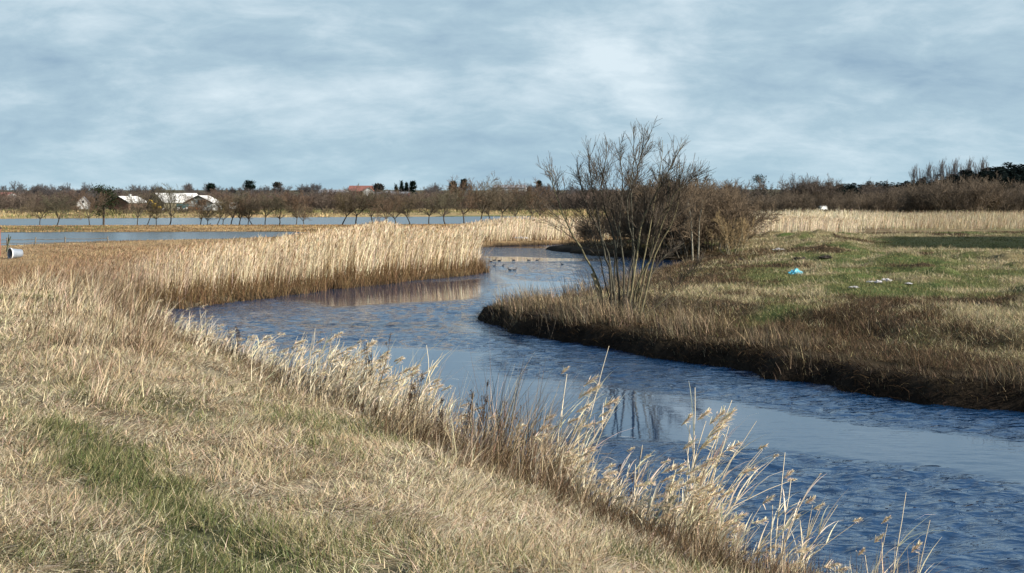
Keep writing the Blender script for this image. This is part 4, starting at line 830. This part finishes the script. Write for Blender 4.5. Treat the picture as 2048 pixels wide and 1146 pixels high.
for i, (px, py, w, h, lab) in enumerate([(1709,577,11,3.5,'small flat white scrap left of the long white litter'),(1742,568,10,4.5,'white crumpled litter, left lump of the long strip'),(1757,567,9,4.5,'white crumpled litter in the middle of the long strip'),(1772,564,11,6,'tallest white crumpled litter at the right end of the strip'),(1817,570,7,2.5,'faint grey scrap right of the white litter strip'),(1558,501,13,4,'pale crumpled sheet up the field left of the blue bag'),(1042,480,18,3.5,'pale sheet lying on the far bank below the reeds'),(1472,744,5,2,'tiny white scrap at the foot of the right bank')]):
    if px == 1042: D = 86.5; X = (px-1024)/FPX*D; z = gz(X, D)+.12
    elif px == 1472: X, D, z = 4.38, 23.25, .12
    else: X, D, z = onfield(px, py)
    crumple('litter_scrap', (X, D, z+.02), (w*D/FPX*.85, .11, h*D/FPX*.8), M_LIT, 20+i, lab, 'litter', 4, grp='pale litter scattered by the river')
for i, (px, py, w, h, lab) in enumerate([(1738,451,9,6,'dark round soil heap at the far edge of the green field'),(1772,450,13,4,'long dark soil heap right of the round heap'),(1800,453,8,3,'small dark soil heap right of the long heap'),(1850,452,9,2.5,'dark soil heap near the middle of the field edge'),(1672,463,6,4,'dark soil clod on the green rise'),(2015,453,9,3,'dark soil heap near the right end of the field edge'),(1480,522,9,4,'dark mole heap at the left of the green field'),(1600,520,13,4,'dark mole heap above the blue bag'),(1652,517,12,4,'dark mole heap right of the one above the blue bag')]):
    X, D, z = onfield(px, py); D = min(D, 100); X = (px-1024)/FPX*D; z = gz(X, D)
    crumple('soil_heap', (X, D, z), (w*D/FPX, .3, h*D/FPX*1.3), M_SOIL, 40+i, lab, 'soil heap', 4, grp='dark soil heaps on the field')

# ducks on the river
import bmesh
M_DUCK = mat_simple('dark_plumage', (.022, .020, .020), .7, 20, .4); M_BILL = mat_simple('bill', (.30, .26, .18), .5, 20, .1)
def make_duck():
    root = empty('duck', (0, 0, 0)); a = Acc(); n = 14
    sec = [(-.19, .075, .004, .004), (-.165, .055, .022, .016), (-.11, .032, .062, .048), (-.03, .025, .078, .060), (.05, .03, .070, .060), (.095, .055, .048, .050), (.115, .095, .030, .034), (.125, .130, .026, .026), (.140, .158, .032, .030), (.165, .166, .030, .028), (.188, .160, .014, .013), (.192, .158, .003, .003)]
    V = []
    for (xx, zc, ry_, rz_) in sec:
        for k in range(n): t = k/n*6.2832; V.append((xx, ry_*math.cos(t), zc+rz_*math.sin(t)))
    F = [(i*n+j, i*n+(j+1) % n, (i+1)*n+(j+1) % n, (i+1)*n+j) for i in range(len(sec)-1) for j in range(n)]
    a.add(V, F, (.02, .02, .02)); b_ = a.build('body', M_DUCK, root, smooth=True); a = Acc(); tubes(a, [([np.array([.182, 0, .158]), np.array([.205, 0, .154]), np.array([.228, 0, .149])], [.011, .009, .004])], 6, (.3, .26, .18)); a.build('bill', M_BILL, root)
    return root
dk0 = make_duck(); dlab = ['duck nearest the tip of the reed bed, leftmost on the water','upper duck of the pair close to the reed tip','duck right of the upper left pair of ducks','lone duck left of the middle in the upper line','left duck of the two in the upper line near the middle','right duck of the two in the upper line near the middle','lone duck far right, close to the bush side','lower left duck of the second line by the reeds','duck right of the lower left one in the second line','left duck of the nearest pair on the water','right duck of the nearest pair on the water']
for i, (px, py) in enumerate([(981,522),(989,519.5),(999,520.5),(1027,519.5),(1057,519.5),(1075,519.5),(1124,528),(989,531),(1006,531),(1019.5,539),(1029.5,539)]):
    o = dk0 if i == 0 else copy_tree(dk0); X, D = wz(px, py+1.0); o.location = (X, D, -.012); o.rotation_euler.z = [2.6, .6, -.4, 3.1, 3.3, .1, 2.3, .9, 1.4, 2.5, .5][i]; o.scale = (.62,)*3; tag(o, dlab[i], 'duck', 'dark ducks swimming on the river')

# ------------------------------------------------------------------ near reeds and weeds one can point to
rng = np.random.default_rng(1000)
def stalk(acc, pl, base, tip, bow, r, c, pl_len=.0, leaves=2, droopx=0.0):
    base = np.array(base, float); tip = np.array(tip, float); m = 8; t = np.linspace(0, 1, m)[:, None]
    mid = (base+tip)/2+np.array([-bow, 0, bow*.6]); Q = (1-t)**2*base+2*t*(1-t)*mid+t*t*tip; Q[1:-1] += rng.normal(0, .004, Q[1:-1].shape)
    tubes(acc, [(Q, list(r*(1-.6*t[:, 0])))], 4, c); L = np.linalg.norm(tip-base)
    for k in range(leaves):
        f = rng.uniform(.2, .85); i = int(f*(m-1)); ribbons(acc, Q[i:i+1], L*rng.uniform(.20, .45), .0125, rng.normal(.1, .7), rng.uniform(.25, .8), rng.uniform(.2, 1.3), jit(np.array(c), 1, .12), 4, .15)
    if pl_len: plume(pl, tip+unit(Q[-1]-Q[-2])*pl_len*.5, Q[-1]-Q[-2]+np.array([.15, 0, 0]), pl_len, np.array([.80, .66, .46]), 80, .009, .7)
RC = (.80, .69, .50)
def reed_clump(name, cx, cy, lab, tips, n_extra, spread, hmean, cat='reeds', grp=None):
    zb = gz(cx, cy); root = empty(name, (cx, cy, zb)); tag(root, lab, cat, grp)
    for (px, py, pl_len, bow, Doff) in tips:
        a = Acc(); D = cy+Doff; tp = wp(px, py, D); bx = cx+rng.normal(0, spread*.6)*.8; by = cy+rng.normal(0, spread*.5); stalk(a, a, (bx, by, gz(bx, by)-.03), tp, bow, .0056, RC, pl_len*1.25, 7); a.build('stalk', M_BLADE, root, root.location)
    a = Acc()
    for k in range(int(n_extra*2.2)):
        bx = cx+rng.normal(0, spread); by = cy+rng.normal(0, spread*.8); h = hmean*rng.uniform(.35, 1.0); ln = abs(rng.normal(.38, .2)); azz = rng.normal(.0, .6)
        stalk(a, a, (bx, by, gz(bx, by)-.03), (bx+math.sin(ln)*math.cos(azz)*h, by+math.sin(ln)*math.sin(azz)*h, gz(bx, by)+h*math.cos(ln)), rng.uniform(0, .07), .0046, tuple(np.array(RC)*rng.uniform(.65, 1.05)), .15 if rng.random() < .20 else 0, 6)
    a.build('foliage', M_BLADE, root, root.location)
    return root
G = 'dry reed tufts on the brink of the near bank'
reed_clump('reed_tuft', .40, 11.2, 'tall pale reed tuft with feathery plumes leaning right over the river, left of the tallest', [(1134,748,.10,.02,0),(1128,790,0,.02,.1),(1186,775,.17,.03,0),(1178,800,.18,.03,.1),(1168,830,.16,.03,-.1),(1218,692,0,.02,.2),(1222,818,.17,.05,0),(1212,838,.15,.05,.1),(1238,795,0,.04,.2),(1192,790,.16,.03,.1),(1175,860,.14,.05,0),(1148,850,.12,.03,0),(1200,850,.1,.06,0)], 58, .17, .62, grp=G)
reed_clump('reed_tuft', 1.38, 9.6, 'largest pale reed tuft near the bottom right, tall plumes against the dark water', [(1390,775,0,.01,.2),(1412,842,.13,.02,0),(1458,852,.19,.03,0),(1450,868,.20,.02,.1),(1436,880,.18,.02,-.1),(1464,800,0,.01,.1),(1513,842,0,.02,.2),(1470,905,.14,.06,0),(1525,900,.08,.10,.1),(1495,950,.13,.08,0),(1380,850,.12,.02,.1),(1425,900,.17,.02,0),(1550,915,.05,.14,0),(1580,962,.07,.2,0),(1430,930,.16,.03,0),(1405,950,.16,.03,0),(1530,890,0,.02,.2),(1388,902,.14,.01,0),(1442,850,.18,.02,.1)], 110, .19, .66, grp=G)
reed_clump('reed_tuft', 2.05, 9.15, 'thin arching reeds at the bottom right edge of the bank', [(1640,950,.02,.18,0),(1582,958,.09,.02,0),(1570,905,0,.01,.1),(1625,1010,.09,.03,0),(1640,1022,.09,.03,0),(1675,1010,0,.01,0),(1712,1045,.08,.07,0),(1545,1010,.1,.02,0),(1600,1040,.06,.02,0)], 34, .20, .42, grp=G)
reed_clump('reed_tuft', 2.75, 8.9, 'last sparse arching reeds at the bottom right corner', [(1775,1048,.08,.12,0),(1812,985,0,.0,0),(1838,1105,.10,.03,0),(1765,1085,.09,.05,0),(1860,1040,0,.0,.1),(1730,1110,.07,.03,0)], 12, .2, .28, grp=G)
reed_clump('reed_tuft', -1.85, 13.9, 'dense bushy reed tuft left of the middle of the near bank', [(748,700,.12,.02,0),(735,712,.14,.02,0),(720,735,.14,.04,0),(760,730,.12,.04,.1),(700,715,.1,.02,.1),(742,745,.15,.02,0),(770,765,.12,.03,0)], 105, .42, .80, grp=G)
reed_clump('reed_tuft', -1.05, 12.8, 'reed tuft with thin upright stalks right of the dense bushy tuft', [(853,690,0,0,.2),(866,720,.0,.0,.1),(885,705,0,.01,.2),(838,745,.12,.02,0),(850,760,.13,.02,0),(876,770,.1,.02,0),(820,750,.12,.02,0)], 60, .34, .60, grp=G)
reed_clump('reed_tuft', -5.3, 20.5, 'reed tuft at the left where the near bank meets the bend', [(400,612,.12,.05,0),(412,618,.12,.08,0),(425,640,.10,.08,0),(440,660,.1,.08,0),(380,622,.1,.04,0)], 45, .8, .55, grp=G)
reed_clump('reed_tuft', -3.4, 17.2, 'loose reed tuft left of the dense bushy tuft', [(560,672,.1,.03,0),(545,690,.12,.03,0),(600,700,.1,.03,0),(575,712,.1,.04,0),(515,680,.1,.05,0)], 60, .6, .50, grp=G)
reed_clump('reed_tuft', .95, 10.4, 'low straggling reeds between the two tall plumed tufts', [(1262,905,.07,.0,0),(1285,890,0,.0,0),(1296,920,.07,.0,0),(1310,900,0,.01,0),(1330,930,.08,.0,0)], 70, .28, .48, grp=G)

WD = (.085, .058, .040)
def dead_weed(px, ytop, D, lab, n=3):
    X = (px-1024)/FPX*D-.06; zb = gz(X, D); ztop = CAMH-(ytop-HY)/FPX*D; root = empty('dead_weed', (X, D, zb)); tag(root, lab, 'weed', 'dark dead weeds on the near bank')
    for k in range(n):
        a = s = Acc()
        bx = rng.normal(0, .08); h = (ztop-zb)*(1-.2*k*rng.random()); tp = np.array([bx+h*rng.uniform(.05, .30), rng.normal(0, .06), h]); bs = np.array([bx, rng.normal(0, .06), -.03])
        Q = [bs+(tp-bs)*t+np.array([.03*math.sin(t*3), 0, 0]) for t in np.linspace(0, 1, 6)]; tubes(a, [(Q, [.0055, .005, .0045, .004, .003, .002])], 4, WD)
        for j in range(9):
            f = rng.uniform(.45, 1); p = bs+(tp-bs)*f; dv = unit(np.array([rng.normal(.1, .5), rng.normal(0, .4), 1.0])); L = .16*(1.3-f)*rng.uniform(.6, 1.2); tubes(a, [([p, p+dv*L*.5, p+dv*L], [.0025, .002, .0015])], 3, WD)
            m = 12; PP = p+dv*L*rng.uniform(.3, 1.05, (m, 1))+rng.normal(0, .006, (m, 3)); ribbons(s, PP, rng.uniform(.008, .018, m), .008, rng.uniform(0, 6.3, m), rng.uniform(0, 3, m), 0, jit(np.array([.075, .05, .035]), m, .3), 1, .7)
        a.build('stem', M_BLADE, root)
for args in [(692,705,13.8,'tall thin dark weed rising left in the dense bushy reed tuft',3),(742,672,13.6,'tallest dark weed with a bushy seed head above the dense tuft',4),(600,735,14.6,'dark weed left of the dense bushy tuft',3),(832,742,12.4,'dark seed-headed weed right of the dense tuft',3),(965,775,11.9,'dark weed standing alone over the calm water near the middle',3),(905,790,12.0,'dark leafy weed left of the lone one near the middle',3),(1000,795,11.7,'dark weed with drooping seeds right of the lone one',3),(938,800,12.2,'short dark weed between the lone one and the leafy one',2),(1052,865,11.4,'thin dark weed left of the tall plumed reed tuft',2),(1245,905,10.8,'small dark weed right of the tall plumed reed tuft',2),(470,655,17.5,'dark weed at the left, in front of the bend',3),(660,760,14.0,'low dark weed at the foot of the dense bushy tuft',3)]: dead_weed(*args)
